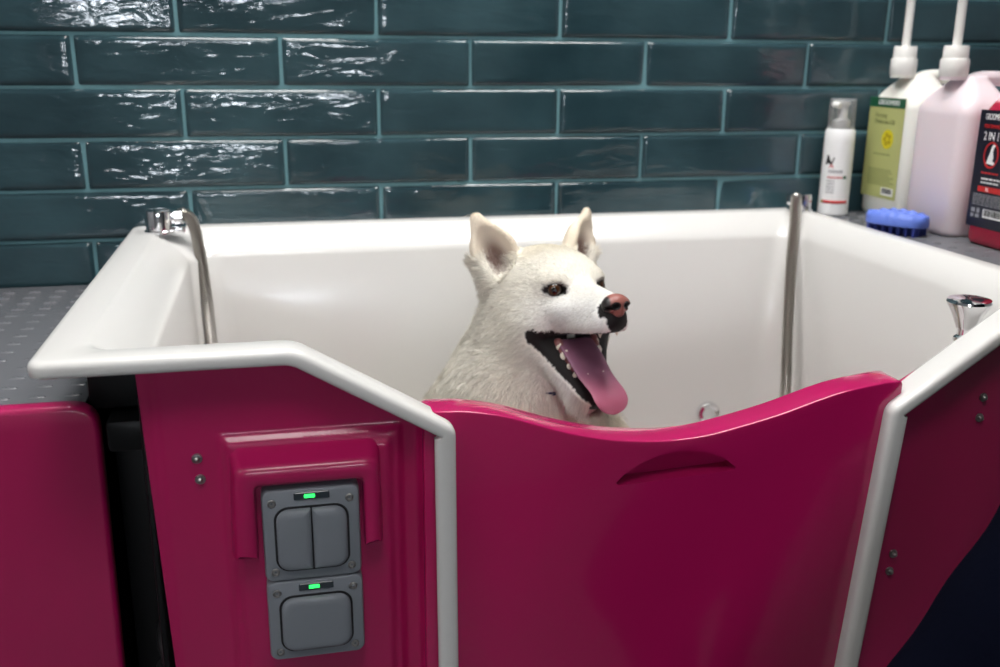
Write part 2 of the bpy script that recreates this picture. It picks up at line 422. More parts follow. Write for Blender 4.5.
def screw(x, y, z, parent, r=.0035, nut=False):
    b = newbm(); lathe(b, [(0, -.003), (r*1.5, -.003), (r*1.5, 0), (r*1.35, .001), (r*.8, .0012), (r*.8, .004), (r*.45, .0055), (0, .006)], (x, y, z), (0, -1, 0), 14)
    return obj('screw', b, M['steel'], parent, BO)
for x, z in ((-.1055, -.4030), (-.1040, -.4250)): screw(x, YP-.001, z, p_l)
for x, z in ((.769, -.403), (.768, -.428), (.677, -.594), (.675, -.617)): screw(x, YP-.001, z, p_r)
# black carcass: legs, skirt and the box in the gap at the left
b = newbm()
box(b, -.207, -.1515, -.55, -.545, FLOOR_Z+.10, -.330, .001)
box(b, -.158, -.1515, -.690, -.02, FLOOR_Z+.10, -.345, .002); box(b, .874, .880, -.700, -.02, FLOOR_Z+.10, -.345, .002)
box(b, -.1575, .880, -.69, -.675, FLOOR_Z+.1, -1.06); box(b, -.1575, .880, -.011, -.009, FLOOR_Z+.1, -.99)
for x in (-.155, .83):
    for y in (-.66, -.10): box(b, x-.0, x+.05, y, y+.05, FLOOR_Z, -.99, .003)
obj('base_frame', b, M['black'], bath, BO, angle=30)
b = newbm(); box(b, -.2225, -.1525, -.584, -.46, -.392, -.336, .004); box(b, -.2045, -.1525, -.612, -.46, -.432, -.396, .006)
obj('junction_box', b, M['black'], bath, BO, angle=30)
b = newbm(); tube(b, catmull([(-.168, -.57, -.665), (-.166, -.60, -.668), (-.160, -.615, -.685), (-.159, -.615, -.75), (-.159, -.615, FLOOR_Z)], 5), .011, 12); lathe(b, [(.0, 0), (.017, 0), (.017, .012), (0, .012)], (-.160, -.615, -.70), (0, 0, 1), 16)
obj('drain_pipe', b, mat('dark_pipe', (.02, .02, .022), .4), bath, BO)
# ------------------------------------------------------------------ switches
def switch(label, xc, zc, w, h, rockers, name='rocker_switch'):
    base = (xc, YP-.007, zc-h/2); t = thing(name, label, 'switch', base)
    ys = YP-.010; yf = -.7445
    def rr(y, g, r): return [Vector((x, y, z)) for x, z in rrect(xc, zc, w/2-g, h/2-g, r)]
    b = newbm(); rings(b, [rr(ys, 0, .008), rr(yf+.004, 0, .008), rr(yf+.001, .0012, .0075), rr(yf, .0035, .006)])
    hs = obj('housing', b, M['grey'], t, base)
    rw, rh = w*.72, h*.66; rz = zc-h*.035
    b = newbm(); rings(b, [[Vector((x, y, z)) for x, z in rrect(xc, rz, rw/2+.0022, rh/2+.0022, .014)] for y in (yf+.001, yf-.0006)])
    obj('gasket', b, M['greyd'], t, base)
    n = rockers
    for k in range(n):
        a = xc-rw/2 + rw*k/n + (.0006 if k else 0); c = xc-rw/2 + rw*(k+1)/n - (.0006 if k < n-1 else 0)
        m, hw = (a+c)/2, (c-a)/2
        def shp(y, g):
            P = rrect(m, rz, hw-g, rh/2-g, .0125-g*.5); out = []
            for x, z in P:
                if n == 2:      # square inner side
                    inner = (x > m) if k == 0 else (x < m)
                    if inner and abs(abs(z-rz)-(rh/2-g)) < .0125: 
                        pass
                out.append(Vector((x, y, z)))
            return out
        if n == 2:
            def shp(y, g, k=k):
                r = .0125-g*.4; out = []
                for q, (sx, sz) in enumerate(((1, 1), (-1, 1), (-1, -1), (1, -1))):
                    rc = r if (sx < 0) == (k == 0) else .0012
                    for i in range(7):
                        an = PI/2*(q+i/6); out.append(Vector((m+sx*(hw-g-rc)+rc*math.cos(an), y, rz+sz*(rh/2-g-rc)+rc*math.sin(an))))
                return out
        b = newbm(); rings(b, [shp(yf, 0), shp(yf-.003, 0), shp(yf-.0052, .0012), shp(yf-.0064, .0035), shp(yf-.0068, .008)])
        obj('rocker', b, M['grey'], t, base, angle=50)
    b = newbm(); rings(b, [[Vector((x, y, z)) for x, z in rrect(xc+.001, zc+h/2-.0075, .0170-g, .0037-g, .001)] for y, g in ((yf+.001, 0), (yf-.0008, 0), (yf-.0012, .0004))])
    lw = obj('indicator_window', b, M['ledoff'], t, base)
    b = newbm(); rings(b, [[Vector((x, y, z)) for x, z in rrect(xc-.001, zc+h/2-.0075, .0052-g, .0019-g, .001)] for y, g in ((yf, 0), (yf-.0016, 0), (yf-.002, .0006))])
    o = obj('lamp', b, M['led'], lw, base); o['label'] = 'lit green indicator'
    for sx in (-1, 1):
        for sz in (-1, 1):
            b = newbm(); lathe(b, [(0, 0), (.0042, 0), (.0042, .0012), (.0034, .0018), (.0030, .0009), (.0013, .0008), (.001, .0003), (0, .0003)], (xc+sx*w*.395, yf+.0006, zc+sz*h*.385-(.002 if sz > 0 else 0)), (0, -1, 0), 18)
            obj('screw', b, M['steel'], t, base)
    return t
switch('grey two-rocker switch with a lit green indicator under the magenta hood', -.0005, -.4785, .094, .098, 2)
switch('grey switch with one wide rocker, mounted below the two-rocker switch', -.0002, -.5720, .0945, .0885, 1, 'rocker_switch')

# ------------------------------------------------------------------ chrome fittings and hoses
def ribbed(path, r, pitch=.0032, amp=.0009):
    """hose with wound ribs along a dense path"""
    P = [Vector(p) for p in path]; out = []; L = [0]
    for a, c in zip(P[:-1], P[1:]): L.append(L[-1]+(c-a).length)
    n = int(L[-1]/(pitch/4)); k = 0
    for i in range(n+1):
        s = L[-1]*i/n
        while k < len(P)-2 and L[k+1] < s: k += 1
        out.append(P[k].lerp(P[k+1], (s-L[k])/max(1e-9, L[k+1]-L[k])))
    b = newbm(); cnt = len(out)
    tube(b, out, lambda t: r + amp*math.sin(2*PI*(t*L[-1])/pitch), 10)
    return b
base = (-.193, -.085, ZR)
t = thing('shower_hose', 'steel shower hose looping from chrome fitting on back left bath rim', 'shower hose', base, 'shower hoses on the back corners of the bath')
b = newbm(); lathe(b, [(0, 0), (.0225, 0), (.0225, .003), (.0195, .0045), (.0195, .030), (.0185, .0335), (.016, .035), (0, .035)], base, (0, 0, 1), 32); obj('valve_cap', b, M['chrome'], t, base)
b = newbm(); tube(b, [(-.185, -.085, ZR+.020), (-.172, -.083, ZR+.021), (-.162, -.08, ZR+.022)], .0085, 16); lathe(b, [(0, 0), (.0115, 0), (.0115, .011), (.0085, .013), (0, .013)], (-.171, -.082, ZR+.021), (1, .1, .05), 20)
box(b, -.178, -.155, -.094, -.072, ZR, ZR+.009, .002); obj('connector', b, M['chrome'], t, base)
hp = catmull([(-.164, -.080, ZR+.024), (-.155, -.080, ZR+.026), (-.143, -.088, ZR+.010), (-.135, -.103, ZR-.04), (-.130, -.115, ZR-.10), (-.1275, -.12, ZR-.17), (-.118, -.125, ZR-.25), (-.100, -.14, ZR-.45), (-.075, -.19, ZF+.06), (-.050, -.26, ZF+.014), (-.040, -.38, ZF+.011), (-.030, -.52, ZF+.011)], 14)
obj('hose', ribbed(hp, .0088), M['hose'], t, base)
base = (.892, -.055, ZR)
t = thing('shower_hose', 'steel shower hose hanging straight down from chrome fitting at back right', 'shower hose', base, 'shower hoses on the back corners of the bath')
b = newbm(); lathe(b, [(0, 0), (.0225, 0), (.0225, .003), (.0195, .0045), (.0195, .026), (.0185, .0295), (.016, .031), (0, .031)], base, (0, 0, 1), 32); obj('valve_cap', b, M['chrome'], t, base)
b = newbm(); tube(b, [(.892, -.055, ZR+.018), (.882, -.062, ZR+.020), (.874, -.066, ZR+.022)], .0085, 16); lathe(b, [(0, 0), (.0118, 0), (.0118, .014), (.0085, .017), (0, .017)], (.880, -.062, ZR+.017), (-.7, -.3, .4), 20); obj('connector', b, M['chrome'], t, base)
hp = catmull([(.876, -.066, ZR+.020), (.8735, -.074, ZR+.025), (.867, -.085, ZR+.012), (.860, -.100, -.301), (.843, -.130, -.359), (.831, -.155, -.426), (.821, -.180, -.508), (.814, -.200, -.582), (.800, -.22, -.72), (.77, -.25, ZF+.05), (.72, -.27, ZF+.014), (.66, -.28, ZF+.012)], 14)
obj('hose', ribbed(hp, .0092), M['hose'], t, base)
base = (.774, -.662, ZR-.060)
t = thing('diverter_knob', 'chrome cone-shaped knob on the front right corner of the bath', 'knob', base)
b = newbm(); lathe(b, [(0, 0), (.013, 0), (.013, .004), (.0095, .007), (.0095, .020), (0, .020)], base, (0, 0, 1), 28); obj('stem', b, M['chrome'], t, base)
b = newbm(); lathe(b, [(0, 0), (.0115, 0), (.0130, .004), (.0185, .018), (.0245, .029), (.0255, .032), (.024, .0345), (.015, .0365), (0, .037)], (base[0], base[1], base[2]+.016), (-.03, -.02, 1), 36); obj('handle', b, M['chrome'], t, base)

# ------------------------------------------------------------------ studded tops either side of the bath
def stud_mat(x0, x1, y0, y1, z1, pitch, keep):
    b = newbm(); box(b, x0, x1, y0, y1, z1-.006, z1, .002)
    nx, ny = int((x1-x0)/pitch), int((y1-y0)/pitch)
    for i in range(nx):
        for j in range(ny):
            x, y = x1-pitch*(i+.45), y0+pitch*(j+.6)
            if not keep(x, y): continue
            # lens-shaped raised stud with three crowns
            rs = []
            for k in range(9):
                s = -1+2*k/8; hw = .0022+.0022*max(0, 1-s*s)**.5; hh = .0021*(1-s**6)+.0009*math.cos(s*3*PI)*(1-abs(s))
                rs.append([Vector((x+s*.0095, y+c*hw, z1-.0004+max(0, hh)*q)) for c, q in ((-1, 0), (-.6, .8), (0, 1), (.6, .8), (1, 0))])
            vs = [[b.verts.new(p) for p in r] for r in rs]
            for a, c in zip(vs[:-1], vs[1:]):
                for k in range(4): b.faces.new((a[k], c[k], c[k+1], a[k+1]))
    return b
ZM = -.380
base = (-.62, -.30, FLOOR_Z)
t = thing('side_cabinet', 'magenta-fronted cabinet left of the bath under a grey studded mat', 'cabinet', base)
b = newbm(); fp = fillet([(-1.04, -1.25), (-1.04, -.3765), (-.2095, -.3765), (-.2195, -1.25)], [0, .02, .030, 0], 8); prism_y(b, fp, -.612, -.588, .006, 3)
obj('front_panel', b, M['pink'], t, base, angle=40)
b = newbm(); box(b, -1.03, -.2255, -.588, -.021, ZM-.03, ZM-.0065, .002); obj('top', b, M['black'], t, base)
b = newbm(); box(b, -1.03, -1.01, -.586, -.021, FLOOR_Z, ZM-.03); box(b, -.245, -.2255, -.586, -.021, FLOOR_Z, ZM-.03); box(b, -1.01, -.245, -.035, -.021, FLOOR_Z, ZM-.03); box(b, -1.01, -.245, -.57, -.55, FLOOR_Z, FLOOR_Z+.1)
obj('carcass', b, M['black'], t, base, smooth=False)
base = (-.62, -.30, ZM-.0065)
o = obj('rubber_mat', stud_mat(-1.03, -.2245, -.5865, -.0205, ZM, .036, lambda x, y: x > -.75), M['rubber'], None, base, loc=base, angle=40)
tag(o, 'grey studded rubber mat on top of the cabinet left of the bath', 'mat')
ZS = -.298; base = (1.45, -.35, FLOOR_Z)
t = thing('side_shelf', 'dark shelf unit right of the bath carrying the shampoo canisters', 'shelf', base)
b = newbm(); box(b, .926, 1.95, -.76, -.021, ZS-.04, ZS-.0065, .003); obj('top', b, M['black'], t, base)
b = newbm()
for x in (.96, 1.90):
    for y in (-.72, -.06): box(b, x, x+.03, y, y+.03, FLOOR_Z, ZS-.04)
box(b, .96, 1.93, -.72, -.03, -.95, -.93)
obj('frame', b, M['black'], t, base, smooth=False)
base = (1.45, -.35, ZS-.0065)
o = obj('rubber_mat', stud_mat(.921, 1.95, -.76, -.0205, ZS, .036, lambda x, y: x < 1.35), M['rubber'], None, base, loc=base, angle=40)
tag(o, 'grey studded rubber mat under the shampoo canisters right of the bath', 'mat')

# ------------------------------------------------------------------ bottles (local: narrow face looks to -x, origin at base centre)
def canister(label, x, y, bodym, pump=True, h=.255, rot=0):
    """five-litre canister, neck at the -x end, loop handle towards +x"""
    base = (x, y, ZS); t = thing('shampoo_canister', label, 'canister', base, None, rot)
    hx, hy = .082, .0655; b = newbm(); rs = []
    for z, dx0, dx1, dy, r in ((0, .008, .008, .008, .016), (.003, .003, .003, .003, .020), (.010, 0, 0, 0, .023), (.10, 0, 0, 0, .023), (.186, 0, 0, 0, .023), (.196, .001, .003, .001, .023), (.205, .005, .022, .004, .024), (.213, .009, .072, .009, .022), (.222, .015, .085, .018, .020), (.232, .022, .088, .029, .019), (.242, .028, .091, .040, .018), (.247, .029, .092, .0430, .018)):
        cx = (dx0-dx1)/2; rs.append([Vector((px, py, z)) for px, py in rrect(cx, 0, hx-(dx0+dx1)/2, hy-dy, r, 5)])
    rings(b, rs)
    # loop handle
    tube(b, catmull([(-.034, 0, .218), (-.033, 0, .230), (-.027, 0, .2385), (-.012, 0, .2415), (.006, 0, .242), (.036, 0, .2415), (.053, 0, .238), (.0625, 0, .228), (.0645, 0, .21), (.064, 0, .19)], 5), .0125, 12, .95)
    lathe(b, [(0, 0), (.020, 0), (.020, .020), (0, .020)], (-.064, 0, .240), (0, 0, 1), 28)
    obj('body', b, bodym, t, angle=60)
    b = newbm(); n = 60
    R = [[Vector((-.064+ (r+(.0006 if i % 2 else 0)*g)*math.cos(2*PI*i/n), (r+(.0006 if i % 2 else 0)*g)*math.sin(2*PI*i/n), z)) for i in range(n)] for r, z, g in ((.0200, .245, 0), (.0210, .247, 1), (.0210, .270, 1), (.0204, .272, 0), (.0190, .2725, 0), (.0186, .290, 0), (.0175, .292, 0))]
    rings(b, R); cap = obj('cap', b, M['pumpw'], t, angle=35)
    if pump:
        b = newbm(); lathe(b, [(.0070, .288), (.0070, .375), (.0105, .378), (.0115, .392), (.0125, .402), (.0125, .424), (.0100, .430), (0, .431)], (-.064, 0, 0), (0, 0, 1), 20)
        tube(b, catmull([(-.064, 0, .415), (-.075, -.006, .418), (-.100, -.021, .414), (-.112, -.015, .402)], 5), lambda q: .0085-.003*q, 12)
        obj('pump', b, M['pumpw'], t)
    return t
def patch(t, name, y0, y1, z0, z1, m, x=-.0825, d=.0004, parent=None):
    """thin printed patch on the -x face; y0..y1 in the canister's own frame (image-left is +y)"""
    return obj(name, box(newbm(), x-d, x+.0002, min(y0, y1), max(y0, y1), z0, z1), m, parent or t, smooth=False)
def letters(t, s, size, y, z, m, x=-.0831, parent=None, stretch=1, align='CENTER'):
    return obj('lettering', text_bm(s, size, (x, y, z), (0, -1, 0), (0, 0, 1), align=align, stretch=stretch), m, parent or t, smooth=False)
def strokes(t, name, rows, m, x=-.0831, parent=None):
    b = newbm()
    for y0, y1, z, h in rows: box(b, x-.0001, x+.0003, min(y0, y1), max(y0, y1), z-h/2, z+h/2)
    return obj(name, b, m, parent or t, smooth=False)
def small_print(y0, y1, z0, z1, n, rnd):
    rows = []
    for k in range(n):
        z = z1-(z1-z0)*(k+.5)/n; y = y0; end = y0+(y1-y0)*rnd.uniform(.7, 1)
        while abs(y-y0) < abs(end-y0):
            w = rnd.uniform(.003, .008)*(1 if y1 > y0 else -1); rows.append((y, y+w, z, (z1-z0)/n*.42)); y += w*1.3
    return rows
def barcode(y0, y1, z0, z1, rnd):
    rows = []; y = y0; s = 1 if y1 > y0 else -1
    while (y-y0)*s < (y1-y0)*s:
        w = rnd.choice((.0004, .0007, .0011)); rows.append((y, y+s*w, (z0+z1)/2, z1-z0)); y += s*(w+rnd.choice((.0004, .0007)))
    return rows
rnd = random.Random(3)
CX = 1.090
# green-labelled canister at the back
g = canister('white pump canister with a pale green label, nearest the tiled wall', CX+.018, -.090, M['hdpe'])
lb = patch(g, 'label', .056, -.046, .034, .206, M['labg']); lb['label'] = 'pale green paper label'
patch(g, 'label_band', .0562, -.0462, .190, .2062, M['labdg'], -.0831, parent=lb)
letters(g, 'GROOMERS', .0115, 0, .198, M['labw'], -.0837, lb)
letters(g, 'Evening', .011, .036, .176, M['labdk'], -.0833, lb, align='LEFT'); letters(g, 'Primrose Oil', .011, .036, .165, M['labdk'], -.0833, lb, align='LEFT')
b = newbm(); lathe(b, [(0, 0), (.0165, 0), (.0165, .0006), (0, .0006)], (-.0828, -.006, .136), (-1, 0, 0), 28); obj('emblem', b, M['laby'], lb, smooth=False)
b = newbm()
for a in range(5): 
    q = 2*PI*a/5; lathe(b, [(0, 0), (.0042, 0), (.0042, .0003), (0, .0003)], (-.0835, -.006+.0075*math.cos(q), .136+.0075*math.sin(q)), (-1, 0, 0), 12)
obj('emblem_petal', b, mat('deep_yellow', (.45, .36, .01), .5), lb, smooth=False)
strokes(g, 'small_print', small_print(.040, -.040, .055, .085, 7, rnd), M['labdk'], -.0831, lb); strokes(g, 'print_line', small_print(.030, -.03, .107, .112, 1, rnd), M['labdk'], -.0831, lb)
patch(g, 'barcode_panel', -.004, -.038, .040, .053, M['labw'], -.0831, parent=lb); strokes(g, 'barcode', barcode(-.007, -.035, .043, .052, rnd), M['labk'], -.0836, lb)
# pink-tinted canister in the middle
canister('unlabelled pale pink pump canister in the middle of the canister row', CX+.002, -.243, M['milkpink'])
# red canister at the front
r_ = canister('clear canister of red shampoo with a navy label, at the right edge', CX+.006, -.395, M['red'], True)
ly0, ly1 = .058, -.046
lb = patch(r_, 'label', ly0, ly1, .028, .200, M['labn']); lb['label'] = 'dark navy label with red and white print'
yc = (ly0+ly1)/2
letters(r_, 'GROOMERS', .0125, yc+.022, .190, M['labw'], -.0831, lb, .56)
letters(r_, 'PERFORMANCE', .0080, yc+.022, .1765, M['labr'], -.0831, lb, .66)
letters(r_, '2 IN 1', .0175, yc+.022, .162, M['labw'], -.0831, lb, .75)
b = newbm(); n = 36     # red ring
rs = []
for rr_, xx in ((1.0, -.0826), (1.0, -.0835), (.86, -.0835), (.86, -.0826)): rs.append([Vector((xx, yc+.018+.0155*rr_*math.cos(2*PI*i/n), .1355+.0195*rr_*math.sin(2*PI*i/n))) for i in range(n)])
rings(b, rs+[rs[0]], cap0=False, cap1=False); bmesh.ops.remove_doubles(b, verts=b.verts, dist=1e-6); obj('emblem_ring', b, M['labr'], lb, smooth=False)
# white sitting-animal silhouette inside the ring
sil = [(.004, .152), (.0005, .150), (-.001, .146), (-.003, .138), (-.006, .130), (-.0085, .123), (.0085, .121), (.009, .125), (.004, .127), (.005, .133), (.003, .140), (.0045, .147), (.007, .149)]
b = newbm(); rings(b, [[Vector((x, yc+.018-y, z)) for y, z in sil] for x in (-.0826, -.0833)]); obj('emblem_dog', b, M['labw'], lb, smooth=False)
strokes(r_, 'red_line', small_print(ly0-.018, ly1+.034, .106, .112, 1, rnd), M['labr'], -.0831, lb)
strokes(r_, 'white_line', small_print(ly0-.020, ly1+.040, .092, .103, 2, rnd), M['labw'], -.0831, lb)
patch(r_, 'label_stripe', ly0-.016, ly1, .081, .089, M['labr'], -.0831, parent=lb)
letters(r_, '5L', .0075, yc+.016, .085, M['labw'], -.0837, lb)
strokes(r_, 'small_print', small_print(ly0-.008, ly1+.006, .060, .078, 6, rnd), M['labgr'], -.0831, lb)
patch(r_, 'barcode_panel', yc+.018, ly1+.018, .0435, .056, M['labw'], -.0831, parent=lb); strokes(r_, 'barcode', barcode(yc+.016, ly1+.020, .046, .0555, rnd), M['labk'], -.0836, lb)
strokes(r_, 'symbols', [(ly0-.008, ly0-.016, .0525, .006), (ly0-.020, ly0-.026, .0525, .007), (ly0-.008, ly0-.014, .0445, .005), (ly0-.018, ly0-.026, .0445, .005)], M['labgr'], -.0831, lb)
# foam pump bottle by the corner
base = (.961, -.050, ZS)
t = thing('foam_bottle', 'small white foam pump bottle under a clear cap by the tiles', 'bottle', base)
b = newbm(); lathe(b, [(0, 0), (.023, 0), (.026, .003), (.026, .128), (.0255, .1285), (.0255, .130), (.026, .1305), (.0255, .148), (.0225, .153), (0, .153)], n=36); obj('body', b, M['foamw'], t, angle=40)
b = newbm(); lathe(b, [(0, .150), (.0155, .150), (.0155, .165), (.012, .168), (.009, .170), (.009, .190), (.012, .192), (.012, .198), (0, .198)], n=28); tube(b, [(0, 0, .193), (-.021, -.009, .194), (-.018, -.0205, .192)], .0055, 10); obj('pump', b, M['pumpw'], t)
b = newbm(); lathe(b, [(.0225, .152), (.0232, .152), (.0226, .200), (.0215, .2035), (0, .2038), (0, .2028), (.0208, .2028), (.0218, .200)], n=36); obj('overcap', b, M['clear'], t)['label'] = 'clear plastic overcap'
def wrap(name, items, m, rad=.0262):
    """prints wrapped round the bottle: (centre angle in radians from the camera side, angular half-width, z0, z1)"""
    b = newbm()
    for a0, hw, z0, z1 in items:
        n = max(2, int(hw*2*rad/.0015)+1); rs = []
        for z in (z0, z1): rs.append([Vector((rad*math.cos(a0-hw+2*hw*i/n), rad*math.sin(a0-hw+2*hw*i/n), z)) for i in range(n+1)])
        vs = [[b.verts.new(p) for p in r] for r in rs]
        for i in range(n): b.faces.new((vs[0][i], vs[0][i+1], vs[1][i+1], vs[1][i]))
    o = obj(name, b, m, t, smooth=True); md = o.modifiers.new('thick', 'SOLIDIFY'); md.thickness = .0003; md.offset = 1; return o
fa = math.atan2(-1.57, -1.02)      # direction facing the photographer
def wtext(s, size, ang, z, m):
    b = text_bm(s, size, (0, 0, 0), (1, 0, 0), (0, 1, 0), .0001)
    for v in b.verts:
        a = fa+ang+v.co.x/.0262; v.co = Vector(((.0263+v.co.z)*math.cos(a), (.0263+v.co.z)*math.sin(a), z+v.co.y))
    obj('lettering', b, m, t, smooth=False)
b = newbm()
wrap('print_stripe', [(fa+.05, .95, .0225, .0275)], M['labr']); wrap('print_dot', [(fa-.85, .10, .0225, .0275)], mat('lime_print', (.25, .4, .05), .5)); wrap('print_leaf', [(fa+.62, .12, .066, .0715)], mat('leaf_print', (.01, .09, .03), .5))
wtext('Nexderm', .0085, -.25, .079, M['labgr']) if False else wrap('print_name', [(fa-.45+.16*k, .055, .077, .0815) for k in range(6)], M['labgr'])
wrap('print_red_line', [(fa-.5+.13*k, .05, .067, .0695) for k in range(8)], M['labr'])
wrap('print_lines', [(fa-.55+.12*k, .045, z, z+.0018) for z in (.061, .056, .051, .046, .041) for k in range(5)], M['labgr'])
def wpoly(pts, m, name):
    b = newbm()
    rs = [[Vector((r*math.cos(fa+u/.0262), r*math.sin(fa+u/.0262), z)) for u, z in pts] for r in (.0261, .0265)]
    rings(b, rs); obj(name, b, m, t, smooth=False)
wpoly([(-.018, .107), (-.0155, .107), (-.010, .094), (-.006, .103), (-.004, .103), (-.0085, .090), (-.021, .090)], M['labk'], 'emblem')
wpoly([(-.011, .0855), (-.009, .0885), (-.0065, .0855), (-.0045, .0855), (-.0085, .0915), (-.0095, .0915), (-.0135, .0855)], M['labr'], 'emblem_foot')
# blue rubber brush lying in front of the canisters
base = (.957, -.247, ZS)
t = thing('grooming_brush', 'blue rubber grooming brush lying in front of the canisters', 'brush', base, None, math.radians(-62))
b = newbm(); rs = []
for k in range(25):
    s = -1+2*k/24; hw = .030*(1-abs(s)**3.2)**.45 if abs(s) < 1 else .004
    hw = max(hw, .006); top = .031+.006*(1-s*s) + .0016*math.cos(k*PI/2); bot = .014
    rs.append([Vector((s*.050, hw*c*(1+.03*math.cos(k*PI/1.5)), bot+(top-bot)*q)) for c, q in ((-1, .08), (-1, .55), (-.86, .86), (-.55, 1), (-.30, .97), (-.22, .80), (.22, .80), (.30, .97), (.55, 1), (.86, .86), (1, .55), (1, .08), (.85, 0), (-.85, 0))])
rings(b, rs); obj('grip', b, M['brush'], t, angle=50)
b = newbm()
for i in range(7):
    for j in range(4):
        x, y = -.038+.0127*i, -.018+.012*j
        lathe(b, [(0, 0), (.0028, 0), (.0040, .015), (0, .016)], (x, y, .0), (0, 0, 1), 8)
obj('bristle_pad', b, mat('deep_blue_rubber', (.03, .05, .30), .5), t)
# ------------------------------------------------------------------ dog: one continuous body from a blended distance field
class Field:
    def __init__(s, lo, hi, h):
        s.lo = np.array(lo, np.float32); s.h = h; s.n = np.ceil((np.array(hi)-s.lo)/h).astype(int)+1
        s.F = np.full(s.n, .06, np.float32)
        s.ax = [s.lo[i]+h*np.arange(s.n[i], dtype=np.float32) for i in range(3)]
    def sub(s, c, r):
        sl = []
        for i in range(3):
            a = int(max(0, math.floor((c[i]-r[i]-s.lo[i])/s.h))); b = int(min(s.n[i], math.ceil((c[i]+r[i]-s.lo[i])/s.h)+1)); sl.append(slice(a, max(a, b)))
        g = np.meshgrid(*[s.ax[i][sl[i]] for i in range(3)], indexing='ij'); return tuple(sl), g
    def smin(s, sl, d, k):
        f = s.F[sl]; h = np.clip(.5+.5*(f-d)/k, 0, 1); s.F[sl] = f*(1-h)+d*h - k*h*(1-h)
    def smaxneg(s, sl, d, k):      # subtract
        f = s.F[sl]; d = -d; h = np.clip(.5-.5*(f-d)/k, 0, 1); s.F[sl] = f*(1-h)+d*h + k*h*(1-h)
    def ell(s, T, c, r, k=.012, neg=False, rot=None):
        """ellipsoid; T = (R, origin, scale) maps local to world"""
        R, o, sc = T; A = R if rot is None else R @ rot; cw = o + sc*(R @ np.array(c, float)); r = np.array(r, float)*sc
        ext = np.sqrt(((A*r)**2).sum(1)) + .03
        sl, g = s.sub(cw, ext)
        if min(g[0].shape) == 0: return
        p = [sum(A[j, i]*(g[j]-cw[j]) for j in range(3)) for i in range(3)]
        k0 = np.sqrt(sum((p[i]/r[i])**2 for i in range(3))); k1 = np.sqrt(sum((p[i]/r[i]**2)**2 for i in range(3)))+1e-9
        d = (k0*(k0-1)/k1).astype(np.float32)
        (s.smaxneg if neg else s.smin)(sl, d, k)
    def cone(s, T, a, ra, b, rb, k=.012, flat=None, neg=False):
        """capsule with two radii; flat = (axis vector local, factor) squashes along an axis"""
        R, o, sc = T; a = o + sc*(R @ np.array(a, float)); b = o + sc*(R @ np.array(b, float)); ra *= sc; rb *= sc
        lo = np.minimum(a-ra, b-rb)-.03; hi = np.maximum(a+ra, b+rb)+.03
        if flat is not None: lo -= .02; hi += .02
        sl, g = s.sub((lo+hi)/2, (hi-lo)/2)
        if min(g[0].shape) == 0: return
        ab = b-a; L2 = float(ab@ab); P = [g[i]-a[i] for i in range(3)]
        t = np.clip(sum(P[i]*ab[i] for i in range(3))/L2, 0, 1)
        Q = [P[i]-t*ab[i] for i in range(3)]
        if flat is not None:
            w = R @ np.array(flat[0], float); w /= np.linalg.norm(w); dq = sum(Q[i]*w[i] for i in range(3)); f = 1/flat[1]-1
            Q = [Q[i]+dq*w[i]*f for i in range(3)]
        d = (np.sqrt(sum(q*q for q in Q)) - (ra+(rb-ra)*t))
        if flat is not None: d = d*min(1, (1+flat[1])/2)
        (s.smaxneg if neg else s.smin)(sl, d.astype(np.float32), k)
    def mesh(s):
        F = s.F; n = F.shape; S = F < 0
        cnt = np.zeros(tuple(i-1 for i in n), np.float32); acc = [np.zeros_like(cnt) for _ in range(3)]
        def c(a, dx, dy, dz): return a[dx:n[0]-1+dx, dy:n[1]-1+dy, dz:n[2]-1+dz]
        for ax in range(3):
            o1, o2 = [i for i in range(3) if i != ax]
            for u in (0, 1):
                for v in (0, 1):
                    p = [0, 0, 0]; p[o1] = u; p[o2] = v; q = p[:]; q[ax] = 1
                    a, b = c(F, *p), c(F, *q); m = c(S, *p) != c(S, *q)
                    t = np.where(m, a/np.where(m, a-b, 1), 0)
                    cnt += m
                    acc[ax] += np.where(m, t, 0); acc[o1] += u*m; acc[o2] += v*m
        act = cnt > 0; idx = -np.ones(cnt.shape, np.int32); k = int(act.sum()); idx[act] = np.arange(k)
        I = np.argwhere(act).astype(np.float32); c_ = cnt[act]
        V = np.stack([(I[:, i]+acc[i][act]/c_)*s.h+s.lo[i] for i in range(3)], 1)
        Q = []
        for ax in range(3):
            o1, o2 = (ax+1) % 3, (ax+2) % 3
            a = [slice(1, n[i]-1) for i in range(3)]; a[ax] = slice(0, n[ax]-1); b = a[:]; b[ax] = slice(1, n[ax])
            sa, sb = S[tuple(a)], S[tuple(b)]; e = np.argwhere(sa != sb); flip = sb[tuple(e.T)]
            e = e + 1; e[:, ax] -= 1
            def at(d1, d2):
                f = e.copy(); f[:, o1] -= d1; f[:, o2] -= d2; return idx[tuple(f.T)]
            q = np.stack([at(1, 1), at(0, 1), at(0, 0), at(1, 0)], 1)
            q[flip] = q[flip][:, ::-1]; Q.append(q)
        Q = np.concatenate(Q); Q = Q[(Q >= 0).all(1)]
        return V, Q
def relax(V, Q, n, f=.5):
    V = V.copy()
    for _ in range(n):
        S = np.zeros_like(V); c = np.zeros(len(V))
        for a in range(4):
            b = (a+1) % 4
            np.add.at(S, Q[:, a], V[Q[:, b]]); np.add.at(S, Q[:, b], V[Q[:, a]]); np.add.at(c, Q[:, a], 1); np.add.at(c, Q[:, b], 1)
        V += f*(S/c[:, None]-V)
    return V
